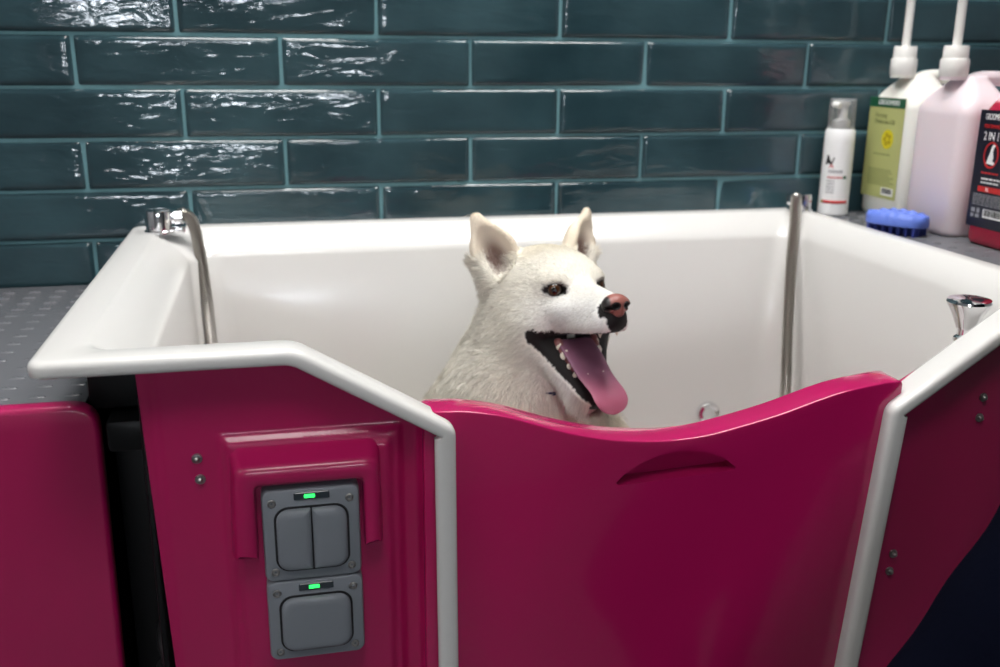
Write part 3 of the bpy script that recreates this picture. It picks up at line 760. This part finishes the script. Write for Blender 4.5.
def np_mesh(name, V, Q, m, parent=None, col=None, loc=(0, 0, 0), normals=None):
    me = bpy.data.meshes.new(name); me.vertices.add(len(V)); me.vertices.foreach_set('co', np.asarray(V, np.float32).ravel())
    me.loops.add(Q.size); me.loops.foreach_set('vertex_index', Q.astype(np.int32).ravel())
    w = Q.shape[1]; me.polygons.add(len(Q)); me.polygons.foreach_set('loop_start', np.arange(0, Q.size, w, dtype=np.int32)); me.polygons.foreach_set('loop_total', np.full(len(Q), w, np.int32))
    me.update(calc_edges=True); me.validate()
    me.polygons.foreach_set('use_smooth', np.ones(len(Q), bool))
    if col is not None:
        a = me.color_attributes.new('Col', 'FLOAT_COLOR', 'POINT'); a.data.foreach_set('color', np.concatenate([col, np.ones((len(col), 1))], 1).astype(np.float32).ravel())
    if m is not None: me.materials.append(m)
    if normals is not None: me.normals_split_custom_set_from_vertices(normals.tolist())
    return link(name, me, parent, loc)

def head_axes(yaw, pitch, roll):
    F = np.array([math.sin(yaw)*math.cos(pitch), -math.cos(yaw)*math.cos(pitch), math.sin(pitch)])
    L = np.cross([0, 0, 1], F); L /= np.linalg.norm(L); U = np.cross(F, L)
    return np.stack([F, math.cos(roll)*L+math.sin(roll)*U, -math.sin(roll)*L+math.cos(roll)*U], 1)
DP = dict(yaw=math.radians(19), pitch=math.radians(11), roll=math.radians(-2), pos=(.364, -.40, -.336), s=1.13e-3)
HR = head_axes(DP['yaw'], DP['pitch'], DP['roll']); HO = np.array(DP['pos']); HS = DP['s']
HT = (HR, HO, HS); WT = (np.eye(3), np.zeros(3), 1.0)
def rot_to(d, up=(0, 0, 1)):
    """columns: x axis along d"""
    d = np.array(d, float); d /= np.linalg.norm(d); y = np.cross(up, d); y /= np.linalg.norm(y); return np.stack([d, y, np.cross(d, y)], 1)
MC = (0, -47); MU = (84, -43); ML = (34, -105)     # mouth corner, upper lip end, lower lip end in head x,z
def mouth_planes(x, z):
    u = (MU[0]-MC[0], MU[1]-MC[1]); l = math.hypot(*u); du = (-(x-MC[0])*u[1]+(z-MC[1])*u[0])/l      # >0 above the upper lip line
    w = (ML[0]-MC[0], ML[1]-MC[1]); l = math.hypot(*w); dl = ((x-MC[0])*w[1]-(z-MC[1])*w[0])/l       # >0 below the lower lip line
    return du, dl
def build_dog():
    f = Field((-.02, -.64, -.955), (.66, -.04, -.17), .0032)
    H = HT
    # ---- body, sitting (world coordinates)
    W = WT
    nb = HO + HS*(HR @ np.array([-70, 0, -20]))
    f.cone(W, nb, .066, (.312, -.335, -.52), .090, .04)
    f.cone(W, (.312, -.335, -.50), .090, (.308, -.335, -.66), .118, .05)
    f.cone(W, (.30, -.32, -.60), .115, (.185, -.235, -.80), .135, .06)
    f.ell(W, (.165, -.23, -.83), (.15, .14, .115), .05)
    for sd, sh in ((1, (.40, -.33, -.60)), (-1, (.275, -.39, -.60))):
        f.cone(W, sh, .066, (sh[0]+.005, sh[1]-.015, -.72), .043, .04); f.cone(W, (sh[0]+.005, sh[1]-.015, -.72), .040, (sh[0]+.015, sh[1]-.03, -.90), .026, .02)
        f.ell(W, (sh[0]+.03, sh[1]-.055, -.928), (.036, .044, .022), .015)
        for q in (-1.5, -.5, .5, 1.5): f.ell(W, (sh[0]+.036+q*.015, sh[1]-.088+abs(q)*.006, -.934), (.009, .018, .014), .004)
    for kn, hk, pw in (((.10, -.40, -.80), (.06, -.29, -.915), (.12, -.41, -.93)), ((.34, -.20, -.80), (.29, -.12, -.915), (.37, -.24, -.93))):
        f.cone(W, (.17, -.24, -.82), .10, kn, .062, .04); f.cone(W, kn, .058, hk, .034, .03); f.cone(W, hk, .030, pw, .030, .02)
        f.ell(W, (pw[0]+.015, pw[1]-.015, -.93), (.036, .04, .020), .012)
    f.cone(W, (.08, -.15, -.88), .040, (.03, -.23, -.905), .040, .03); f.cone(W, (.03, -.23, -.905), .040, (.055, -.34, -.915), .026, .03)
    # ---- head (millimetres, x forward, y to the dog's left, z up)
    f.ell(H, (-56, 0, 8), (74, 68, 50), .02)
    f.ell(H, (-14, 0, 10), (40, 46, 34), .018)
    for s in (-1, 1):
        f.ell(H, (-46, s*42, -32), (54, 33, 46), .02)
        f.ell(H, (-62, s*38, -62), (48, 34, 42), .022)
        f.ell(H, (0, s*26, 17), (17, 17, 11), .012)
        f.ell(H, (4, s*27, -16), (26, 15, 14), .014)
    f.cone(H, (0, 0, -20), 37, (66, 0, -23), 22.5, .012, ((0, 0, 1), .92))
    f.cone(H, (-5, 0, 6), 21, (76, 0, -11), 12.5, .010)
    for s in (-1, 1):
        f.ell(H, (48, s*12, -34), (37, 15, 13.5), .008)
    f.ell(H, (76, 0, -28), (14, 15, 15), .008)
    # neck and throat ruff
    f.cone(H, (-66, 0, -55), 62, (-98, 0, -130), 80, .03)
    # lower jaw
    f.cone(H, (-40, 0, -58), 36, (0, 0, -94), 27, .014); f.cone(H, (-2, 0, -92), 27, (29, 0, -121), 17, .010, ((.55, 0, 1), .95))
    for s in (-1, 1): f.cone(H, (-10, s*33, -66), 19, (24, s*13, -115), 11, .012)
    # mouth: cut the wedge between the lips
    c = HO + HS*(HR @ np.array([45, 0, -66])); sl, g = f.sub(c, (.10, .10, .10))
    p = [sum(HR[j, i]*(g[j]-HO[j]) for j in range(3))/HS for i in range(3)]
    du, dl = mouth_planes(p[0], p[2])
    d = np.maximum(np.maximum(du, dl), -(p[0]-(MC[0]-1)))*HS
    d = np.maximum(d, (p[0]-110)*HS)
    f.smaxneg(sl, d.astype(np.float32), .004)
    # hollow palate and floor of the mouth
    f.cone(H, (0, 0, -54), 10, (60, 0, -50), 12, .004, neg=True)
    f.cone(H, (4, 0, -64), 10, (26, 0, -100), 9, .004, neg=True)
    # eye sockets
    for s in (-1, 1): f.ell(H, (19, s*33, 8), (15, 11.5, 5.6), .004, True, rot_to((.75, s*.65, 0)))
    # ears: leaf shaped cups
    for s in (-1, 1):
        base = np.array((-62, s*49, 22.)); tip = np.array((-72, s*82, 95.)); ax = tip-base
        A = rot_to(ax, (1, 0, 0)); fw = np.array((.86, s*.42, .1)); fw -= ax*(fw@ax)/(ax@ax); fw /= np.linalg.norm(fw)
        A = np.stack([ax/np.linalg.norm(ax), np.cross(fw, ax/np.linalg.norm(ax)), fw], 1)
        f.cone(H, base, 29, base+.50*ax, 28, .010, (fw, .6)); f.cone(H, base+.5*ax, 28, tip, 9.5, .006, (fw, .6))
        f.ell(H, base+.45*ax+fw*14, (42, 21.5, 14), .004, True, A)
    # flat belly where it meets the bath floor
    V, Q = f.mesh(); V = relax(V, Q, 2, .4)
    return V, Q
DV, DQ = build_dog()
def vnormals(V, Q):
    a = np.cross(V[Q[:, 2]]-V[Q[:, 0]], V[Q[:, 3]]-V[Q[:, 1]]); N = np.zeros_like(V)
    for k in range(4): np.add.at(N, Q[:, k], a)
    return N/np.maximum(np.linalg.norm(N, axis=1), 1e-12)[:, None], np.linalg.norm(a, axis=1)/2
DN, DA = vnormals(DV, DQ)
if (DN*(DV-DV.mean(0))).sum() < 0: DQ = DQ[:, ::-1]; DN = -DN
def to_head(V): return ((V-HO) @ HR)/HS
def smooth(a, b, x): t = np.clip((x-a)/(b-a), 0, 1); return t*t*(3-2*t)
def mixc(c, d, t): return c*(1-t[:, None]) + np.array(d)[None]*t[:, None]
def dog_masks(V):
    p = to_head(V); x, y, z = p.T; near = (x > -140) & (z > -150)
    du, dl = mouth_planes(x, z); du = np.where(near, du, 99); dl = np.where(near, dl, 99); ay = np.abs(y)
    inside = (du < 2.0) & (dl < 2.0) & (x > MC[0]-5) & (x < 100) & (ay < 50)
    inside |= (x > 0) & (x < 78) & (ay < 11) & (z > -66) & (z < -36) & (du < 14) & (dl < 0)
    inside |= (x > 0) & (x < 50) & (ay < 10) & (dl < 14) & (du < 0)
    # thick black lower lip, thin upper one
    low = (dl < 9-3.0*smooth(5, 40, x)) & (dl > 0) & (du < -0) & (x > MC[0]-8) & (ay > 6)
    corner = (np.hypot(x-MC[0], z-MC[1]) < 10.5) & (ay > 25) & (x > MC[0]-8)
    upl = (du < 2.2) & (du > 0) & (x > 5) & (x < 100) & (dl < 40) & (ay > 9)
    lips = (inside | low | corner | upl) & near
    front = np.hypot((x-87)/14, np.hypot(y/15, (z+27)/16)) < 1
    front |= (ay < 24) & (np.hypot((x-83)/8, (z+14)/11) < 1)
    ex, ey, ez = 15, 33, 8
    eye = np.hypot((x-ex)/16, np.hypot((ay-ey)/15.4, (z-ez+.12*(x-ex))/7.4)) < 1
    ear = np.zeros(len(V), bool); ein = np.zeros(len(V))
    for s in (-1, 1):
        base = np.array((-62, s*49, 22.)); ax = np.array((-72, s*82, 95.))-base; L = np.linalg.norm(ax); a = ax/L
        fw = np.array((.86, s*.42, .1)); fw -= a*(fw@a); fw /= np.linalg.norm(fw); sd = np.cross(fw, a)
        q = p-base; t = q@a; u = q@sd; w = q@fw
        e = (t > 22) & (t < L+8) & (np.abs(u) < 34) & (np.abs(w) < 22) & (z > 48)
        ear |= e
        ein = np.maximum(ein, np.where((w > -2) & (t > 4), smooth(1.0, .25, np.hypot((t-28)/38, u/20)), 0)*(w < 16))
    return p, lips, front, eye, ear, ein
def dog_colour(V, N):
    p, lips, front, eye, ear, ein = dog_masks(V); x, y, z = p.T
    c = np.tile(np.array([.87, .825, .725]), (len(V), 1))
    c = mixc(c, (.90, .89, .86), smooth(-30, 30, x)*smooth(30, -20, z))                       # whiter muzzle and cheeks
    c = mixc(c, (.85, .75, .56), .55*smooth(34, 60, z)*smooth(-110, -50, x)*smooth(10, -30, x))   # cream crown
    c = mixc(c, (.82, .73, .57), .6*smooth(-95, -150, z))                                        # creamier chest
    c = mixc(c, (.72, .60, .48), .5*ear)
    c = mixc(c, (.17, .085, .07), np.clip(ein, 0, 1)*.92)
    c = mixc(c, (.10, .09, .085), .5*(np.hypot((x-15)/17.5, np.hypot((np.abs(y)-33)/17, (z-8)/9.2)) < 1))
    sk = lips | eye | front
    c[sk] = (.012, .010, .010)
    return c, sk, ear, ein, p
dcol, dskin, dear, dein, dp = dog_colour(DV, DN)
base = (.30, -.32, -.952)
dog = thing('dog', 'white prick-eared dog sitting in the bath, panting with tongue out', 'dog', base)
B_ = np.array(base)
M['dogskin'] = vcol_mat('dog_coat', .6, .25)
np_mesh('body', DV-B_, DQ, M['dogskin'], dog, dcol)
# ---- fur
def fur():
    r = np.random.default_rng(11)
    ctr = DV[DQ].mean(1); h = to_head(ctr); x, y, z = h.T
    sk = dskin[DQ].any(1); er = dear[DQ].any(1); ei = dein[DQ].max(1)
    head = smooth(-150, -100, x)*smooth(-190, -130, z)
    dens = DA*(.35+2.2*head*(z > -140)); dens[ctr[:, 2] < -.62] *= .25; dens[sk] = 0; dens[er & (DN[DQ].mean(1)[:, 2] > .75)] = 0; dens[ctr[:, 2] < -.945] = 0
    N = 170000
    q = r.choice(len(DQ), N, p=dens/dens.sum()); u, v = r.random((2, N, 1))
    P4 = DV[DQ[q]]; P = (P4[:, 0]*(1-u)+P4[:, 1]*u)*(1-v)+(P4[:, 3]*(1-u)+P4[:, 2]*u)*v
    N4 = DN[DQ[q]]; nn = (N4[:, 0]*(1-u)+N4[:, 1]*u)*(1-v)+(N4[:, 3]*(1-u)+N4[:, 2]*u)*v; nn /= np.linalg.norm(nn, axis=1)[:, None]
    h = to_head(P); x, y, z = h.T; ei = ei[q]; er = er[q]
    # lay of the coat: back from the nose on the head, downwards on neck and chest, up along the ears
    src = h-np.array([95, 0, -10]); src /= np.linalg.norm(src, axis=1)[:, None]
    src = src*np.array([1, 1.15, 1]); fl = src @ HR.T
    hd = (smooth(-120, -60, x)*smooth(-120, -70, z))[:, None]
    fl = fl*hd + np.array([-.12, .12, -1.0])*(1-hd)
    earup = HR @ np.array([-.05, 0, 1.]); fl[er] = earup
    fl += .22*r.normal(size=fl.shape)
    # clumping: slow swirl
    sw = np.stack([np.sin(P[:, 0]*70+np.sin(P[:, 2]*55)*2), np.sin(P[:, 1]*64+2+np.sin(P[:, 0]*47)*2), np.sin(P[:, 2]*58+1)], 1); fl += .22*sw*(1-.5*hd)
    fl -= nn*(fl*nn).sum(1)[:, None]; fl /= np.linalg.norm(fl, axis=1)[:, None]+1e-9
    L = .0055 + .012*smooth(20, -45, x) + .016*smooth(-30, -80, x)*smooth(30, -20, z) + .022*smooth(-75, -130, z)
    L = np.where(er, .0045, L); L = np.where(P[:, 2] < -.62, np.minimum(L, .018), L)
    L *= r.uniform(.65, 1.25, len(L)); lift = .30+.26*smooth(-20, -80, x)*smooth(20, -20, z); lift = np.where(er, .22, lift)
    d0 = fl*(1-lift[:, None])+nn*lift[:, None]; d0 /= np.linalg.norm(d0, axis=1)[:, None]
    d1 = fl*.95+nn*.06+np.array([0, 0, -.18])*(1-er[:, None]); d1 /= np.linalg.norm(d1, axis=1)[:, None]
    side = np.cross(d0, nn) + .5*r.normal(size=d0.shape)*.4; side /= np.linalg.norm(side, axis=1)[:, None]
    w = (.00042+.00030*smooth(-20, -90, x))[:, None]
    A = P-nn*.0008; Bm = A+d0*(L*.5)[:, None]; T = Bm+d1*(L*.5)[:, None]
    V = np.stack([A-side*w, A+side*w, Bm+side*w*.8, Bm-side*w*.8, T+side*w*.12, T-side*w*.12], 1).reshape(-1, 3)
    k = np.arange(N)[:, None]*6; Q = np.concatenate([k+np.array([0, 1, 2, 3]), k+np.array([3, 2, 4, 5])])
    c, _, _, _, _ = dog_colour(P, nn); tuft = .5+.5*np.sin(P[:, 0]*150+2.2*np.sin(P[:, 2]*110)+1.7*np.sin(P[:, 1]*130)); c = np.clip(c*(r.uniform(.84, 1.08, (N, 1))-.14*(tuft*smooth(0, -90, x))[:, None]), 0, .92); c = np.maximum(c, .10*np.array([1, .9, .85]))
    ns = nn+.35*r.normal(size=nn.shape)*.5+d0*.15; ns /= np.linalg.norm(ns, axis=1)[:, None]
    o = np_mesh('fur', V-B_, Q, vcol_mat('dog_fur', .65, .2), dog, np.repeat(c, 6, 0), normals=np.repeat(ns, 6, 0)); o['kind'] = 'stuff'
fur()
# ---- face parts, made in head millimetres
def hw(p): return HO + HS*(HR @ np.array(p, float))
def head_part(name, prims, m, h=.0011, k=.003, colour=None, parent=None, lo=(40, -40, -60), hi=(120, 40, 30)):
    cs = np.array([hw((a, b, c)) for a in (lo[0], hi[0]) for b in (lo[1], hi[1]) for c in (lo[2], hi[2])])
    f = Field(cs.min(0)-.004, cs.max(0)+.004, h)
    for p in prims:
        kind = p[0]
        if kind == 'e': f.ell(HT, p[1], p[2], p[3] if len(p) > 3 else k, rot=p[4] if len(p) > 4 else None)
        if kind == 'n': f.ell(HT, p[1], p[2], p[3] if len(p) > 3 else k, True)
        if kind == 'c': f.cone(HT, p[1], p[2], p[3], p[4], k)
    V, Q = f.mesh(); V = relax(V, Q, 1, .4); N_, _ = vnormals(V, Q)
    if (N_*(V-V.mean(0))).sum() < 0: Q = Q[:, ::-1]
    return np_mesh(name, V-B_, Q, m, parent or dog, colour(to_head(V)) if colour else None)
def nose_col(p):
    x, y, z = p.T; c = np.tile(np.array([.30, .105, .085]), (len(p), 1))
    t = smooth(8.5, 12.5, np.abs(y)+.25*(84-x).clip(-20, 20)); t = np.maximum(t, smooth(-21, -25, z)*.8)
    c = mixc(c, (.016, .012, .012), t)
    n = (np.hypot((np.abs(y)-7.5)/5.2, (z+11.5)/4.2) < 1.1) & (x > 80); c[n] = (.006, .004, .004); return c
o = head_part('nose', [('e', (84, 0, -9), (13, 16, 11)), ('e', (86, 0, -16), (10, 9, 10)), ('e', (85, 9.5, -11), (9.5, 8.5, 8.5)), ('e', (85, -9.5, -11), (9.5, 8.5, 8.5)),
    ('n', (97, 7.5, -11.5), (8, 4, 3.2), .002), ('n', (97, -7.5, -11.5), (8, 4, 3.2), .002), ('n', (93, 14, -14), (9, 4, 2.2), .002), ('n', (93, -14, -14), (9, 4, 2.2), .002), ('n', (98, 0, -20), (5, 1.2, 9), .0015)],
    vcol_mat('dog_nose', .38, .5, bump=(900, .25, .0006)), .0009, .0025, nose_col)
o['label'] = 'pinkish brown nose, black at the sides'
def eye(s):
    c = np.array((10.0, s*31.0, 7.6)); g = np.array((.80, s*.56, .02)); g /= np.linalg.norm(g)
    b = newbm(); bmesh.ops.create_uvsphere(b, u_segments=32, v_segments=24, radius=10*HS)
    me = bpy.data.meshes.new('eye'); bm = b; q = Vector((0, 0, 1)).rotation_difference(Vector(HR @ g))
    lay = bm.verts.layers.float_color.new('Col')
    for v in bm.verts:
        d = math.acos(max(-1, min(1, v.co.normalized().z)))
        v[lay] = (.003, .003, .003, 1) if d < .30 else ((.045, .016, .005, 1) if d < .66 else ((.02, .01, .008, 1) if d < .78 else (.03, .02, .015, 1)))
        v.co = q @ v.co + Vector(hw(c)) - Vector(base)
    bm.to_mesh(me); bm.free(); finish(me, M['eyemat']); return link('eye', me, dog)
M['eyemat'] = vcol_mat('dog_eye', .05, .6)
e1 = eye(-1); e2 = eye(1)
# tongue: broad ribbon hanging over the lower lip
def tongue():
    P = [(2, -3, -56), (14, -3, -66), (26, -2, -80), (37, -1, -94), (48, 0, -104), (60, 0, -113), (69, -1, -124), (74, -2, -137)]
    cp = catmull(P, 6); n = len(cp); rs = []
    for i, p in enumerate(cp):
        t = i/(n-1); a = cp[max(i-1, 0)]; b = cp[min(i+1, n-1)]; tn = (b-a).normalized(); lat = Vector((0, 1, 0)); up = tn.cross(lat)*-1
        if up.dot(Vector((1, 0, .6))) < 0: up = -up
        w = 25.5+1.0*math.sin(t*PI*2)-2.5*t+1.5*float(smooth(.5, .85, t)); th = 5.2-1.6*t
        if t > .78: q = (t-.78)/.22; w *= math.sqrt(max(.02, 1-q**2.2)); th *= math.sqrt(max(.1, 1-q**2))
        r = []
        for k in range(20):
            an = 2*PI*k/20; cx, cz = math.cos(an), math.sin(an)
            z = th*cz*(1 if cz < 0 else 1) + (2.6*abs(cx)**2 - (1.6*math.exp(-(cx*3.2)**2) if cz > 0 else 0))*(1-.3*t)
            q = p + lat*(w*cx) + up*z; r.append(Vector(hw(q)) - Vector(base))
        rs.append(r)
    b = newbm(); rings(b, rs)
    lay = b.verts.layers.float_color.new('Col'); b.verts.ensure_lookup_table()
    for i in range(n):
        t = i/(n-1)
        for k in range(20):
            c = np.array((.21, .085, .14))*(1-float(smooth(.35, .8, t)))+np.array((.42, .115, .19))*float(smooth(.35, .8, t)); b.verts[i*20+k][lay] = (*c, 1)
    m = vcol_mat('tongue', .42, .45, sss=.2, bump=(1500, .2, .0006))
    return obj('tongue', b, m, dog, angle=None)
tongue()
def tooth(x, y, z, l, r, d):
    b = newbm(); lathe(b, [(0, -2*HS), (r*HS, -2*HS), (r*HS, 0), (r*.8*HS, l*.5*HS), (r*.3*HS, l*.9*HS), (0, l*HS)], tuple(hw((x, y, z))-B_), tuple(HR @ np.array(d, float)), 10)
    obj('tooth', b, M['tooth'], dog)
M['tooth'] = mat('tooth', (.78, .74, .62), .25)
for s in (-1, 1):
    for x, l, r in ((7, 6, 4.2), (13, 9.5, 5.2), (20, 7, 4.0), (26, 5, 3.0)):
        tooth(x, s*(30-x*.4), MC[1]+(ML[1]-MC[1])*(x-MC[0])/(ML[0]-MC[0])-1.5, l, r, (.62, -s*.1, .78))
    tooth(36, s*10.5, -97, 8, 2.6, (.6, s*.12, .8)); tooth(68, s*11.5, -41, 7, 2.4, (.1, s*.1, -1))
# inner gum of the lower jaw
M['gum'] = mat('gum', (.22, .075, .075), .35)
for s_ in (-1, 1): head_part('gum', [('c', (4, s_*26, -56), 6, (23, s_*18, -86), 4.5)], M['gum'], .0016, .003, None, None, (-10, min(0, s_*40), -110), (60, max(0, s_*40), -38))
# collar, nearly buried in the ruff
b = newbm(); ctr = Vector((.316, -.343, -.465)); ax = (Vector((.338, -.335, -.52))-Vector(tuple(HO+HS*(HR @ np.array([-70, 0, -60]))))).normalized(); u = ax.orthogonal().normalized(); v = ax.cross(u)
rs = []
for i in range(49):
    a = 2*PI*i/48; d = u*math.cos(a)+v*math.sin(a); R_ = .0870
    rs.append([ctr+d*(R_+q)+ax*s for q, s in ((0, -.006), (.003, -.006), (.003, .006), (0, .006))])
rings(b, rs, cap0=False, cap1=False); obj('collar', b, mat('navy_collar', (.02, .025, .09), .7), dog, base)
# ------------------------------------------------------------------ person in navy standing at the right with one knee bent
def person():
    base = (.72, -1.06, FLOOR_Z); DX = .017; B = np.array(base)
    t = thing('person', 'person in plain dark navy clothes beside the bath, one knee bent', 'person', base)
    W = WT; h = .0085
    HIP = (.735, -1.03, -.36)
    # facing -x; right leg (+y side) bent forward, left leg straight behind
    kn, an = (.430, -1.00, -.765), (.60, -.995, -1.25)
    hr, hl = (.690, -1.00, -.385), (.725, -1.16, -.40); kl, al = (.70, -1.175, -.80), (.76, -1.18, -1.26)
    sh = (.76, -1.07, .06); shr, shl = (.75, -.925, .045), (.775, -1.235, .045)
    er, wr = (.93, -.90, -.14), (.86, -.93, -.33); el, wl = (.93, -1.27, -.15), (.86, -1.25, -.36)
    def cloth():
        f = Field((.25, -1.55, -1.33), (1.25, -.70, .20), h)
        f.ell(W, HIP, (.120, .175, .13), .04)
        f.cone(W, HIP, .125, (.735, -1.05, -.14), .118, .05, ((1, 0, 0), .82)); f.cone(W, (.735, -1.05, -.14), .125, (.755, -1.07, .02), .125, .05, ((1, 0, 0), .8))
        f.cone(W, shr, .062, shl, .062, .05); f.cone(W, (.76, -1.07, .03), .07, (.752, -1.07, .115), .062, .03)
        f.cone(W, hr, .090, kn, .074, .05); f.cone(W, kn, .066, an, .05, .02); f.cone(W, hl, .094, kl, .066, .03); f.cone(W, kl, .066, al, .05, .02)
        for s, e, w in ((shr, er, wr), (shl, el, wl)):
            f.cone(W, s, .062, e, .048, .03); f.cone(W, e, .048, tuple(np.array(e)*.35+np.array(w)*.65), .043, .015)
        # soft folds
        g = np.meshgrid(*f.ax, indexing='ij'); f.F += (-.0 + .0012*np.sin(g[2]*48+g[0]*31+2*np.sin(g[1]*21))).astype(np.float32)
        return f.mesh()
    def skin():
        f = Field((.25, -1.55, -.65), (1.25, -.70, .45), .005)
        f.cone(W, (.755, -1.07, .04), .056, (.735, -1.07, .16), .053, .02)
        f.ell(W, (.735, -1.07, .26), (.092, .073, .105), .02); f.ell(W, (.690, -1.07, .205), (.052, .05, .055), .02)     # skull, jaw
        f.cone(W, (.648, -1.07, .262), .010, (.628, -1.07, .228), .014, .012)                                              # nose
        f.ell(W, (.646, -1.07, .190), (.014, .024, .006), .006); f.ell(W, (.646, -1.07, .179), (.014, .021, .006), .004)  # lips
        for s in (-1, 1):
            f.ell(W, (.745, -1.07+s*.074, .245), (.020, .009, .032), .006); f.ell(W, (.655, -1.07+s*.031, .265), (.016, .017, .011), .006, True)
            f.ell(W, (.653, -1.07+s*.032, .283), (.014, .022, .007), .01)
        f.cone(W, (.755, -1.07, .04), .05, (.755, -1.07, -.05), .06, .03)
        for a_, b_ in (((.757, -1.07, .03), shr), (shr, er), ((.757, -1.07, .03), shl), (shl, el), (er, wr), (el, wl)): f.cone(W, a_, .034, b_, .028, .02)
        for e, w, s in ((er, wr, 1), (el, wl, -1)):
            e, w = np.array(e), np.array(w); d = (w-e)/np.linalg.norm(w-e)
            f.cone(W, tuple(e*.4+w*.6), .036, tuple(w), .026, .02)
            side = np.array([-.2, 0, 0])+np.array([-1., 0, .2]); side -= d*(side@d); side /= np.linalg.norm(side); pal = np.cross(d, side)
            f.cone(W, tuple(w), .027, tuple(w+d*.075), .036, .015, (pal, .5))
            for q, L in ((-1.5, .068), (-.5, .080), (.5, .076), (1.5, .060)):
                a = w+d*.080+side*q*.0185; m = a+d*L*.5+pal*s*.006; c = a+d*L*.93+pal*s*.026
                f.cone(W, tuple(a), .0095, tuple(m), .0090, .004); f.cone(W, tuple(m), .0090, tuple(c), .0078, .004)
            a = w+d*.02+side*.026; m = a+d*.035+side*.030; f.cone(W, tuple(a), .0135, tuple(m), .0115, .006); f.cone(W, tuple(m), .0115, tuple(m+d*.032+side*.006), .0095, .005)
        return f.mesh()
    def hair():
        f = Field((.60, -1.20, .1), (.90, -.94, .42), .005)
        f.ell(W, (.752, -1.07, .278), (.092, .081, .105), .02); f.ell(W, (.80, -1.07, .215), (.052, .068, .075), .02)
        f.ell(W, (.640, -1.07, .23), (.075, .10, .085), .01, True)
        return f.mesh()
    def shoes(a):
        f = Field((a[0]-.30, a[1]-.10, FLOOR_Z-.01), (a[0]+.15, a[1]+.10, a[2]+.08), .005)
        f.cone(W, (a[0], a[1], a[2]+.01), .05, (a[0]+.005, a[1], FLOOR_Z+.05), .045, .02); f.cone(W, (a[0]+.02, a[1], FLOOR_Z+.045), .044, (a[0]-.15, a[1]+.01, FLOOR_Z+.040), .040, .02, ((0, 0, 1), .8)); f.ell(W, (a[0]-.17, a[1]+.01, FLOOR_Z+.038), (.055, .045, .034), .02)
        V, Q = f.mesh(); V[:, 2] = np.maximum(V[:, 2], FLOOR_Z); return V, Q
    def add(name, VQ, m, it=1):
        V, Q = VQ; V = relax(V, Q, it, .4); N_, _ = vnormals(V, Q)
        if (N_*(V-V.mean(0))).sum() < 0: Q = Q[:, ::-1]
        return np_mesh(name, V+np.array([DX, 0, 0])-B, Q, m, t)
    add('body', skin(), M['skin']); add('clothes', cloth(), M['navy'], 2)['label'] = 'dark navy top and trousers'; add('hair', hair(), M['hairb'])
    add('shoe', shoes(an), M['shoe']); add('shoe', shoes(al), M['shoe'])
    em = mat('eye_white', (.6, .58, .55), .1)
    for s in (-1, 1):
        b = newbm(); bmesh.ops.create_uvsphere(b, u_segments=16, v_segments=12, radius=.0125, matrix=Matrix.Translation((.662+DX, -1.07+s*.031, .264))); obj('eye', b, em, t, base)
person()
# ------------------------------------------------------------------ camera, world, lift to floor level
cd = bpy.data.cameras.new('camera'); cam = bpy.data.objects.new('camera', cd); C.objects.link(cam)
f_px, yaw, pitch, roll = 972.2, .22618435, .2788683, .00839157
cy, sy, cp, sp = math.cos(yaw), math.sin(yaw), math.cos(pitch), math.sin(pitch)
rgt = Vector((cy, -sy, 0)); fwd = Vector((sy*cp, cy*cp, -sp)); upv = rgt.cross(fwd)
r2 = rgt*math.cos(roll) + upv*math.sin(roll); u2 = upv*math.cos(roll) - rgt*math.sin(roll)
mm = Matrix((r2, u2, -fwd)).transposed().to_4x4(); mm.translation = Vector((-.01613, -1.62411, -.02629))
cam.matrix_world = mm
cd.sensor_width = 36; cd.lens = f_px*36/1000; cd.clip_start = .02
cd.dof.use_dof = True; cd.dof.focus_distance = 1.04; cd.dof.aperture_fstop = 4.5
bpy.context.scene.camera = cam
wd = bpy.data.worlds.new('world'); bpy.context.scene.world = wd; wd.use_nodes = True
wd.node_tree.nodes['Background'].inputs['Color'].default_value = (.6, .65, .7, 1); wd.node_tree.nodes['Background'].inputs['Strength'].default_value = .05
for o in list(C.objects):
    if o.parent is None: o.location.z += -FLOOR_Z
sc = bpy.context.scene
sc.view_settings.view_transform = 'Standard'; sc.view_settings.look = 'None'; sc.view_settings.gamma = 1; sc.view_settings.use_curve_mapping = False
sc.view_settings.exposure = 0
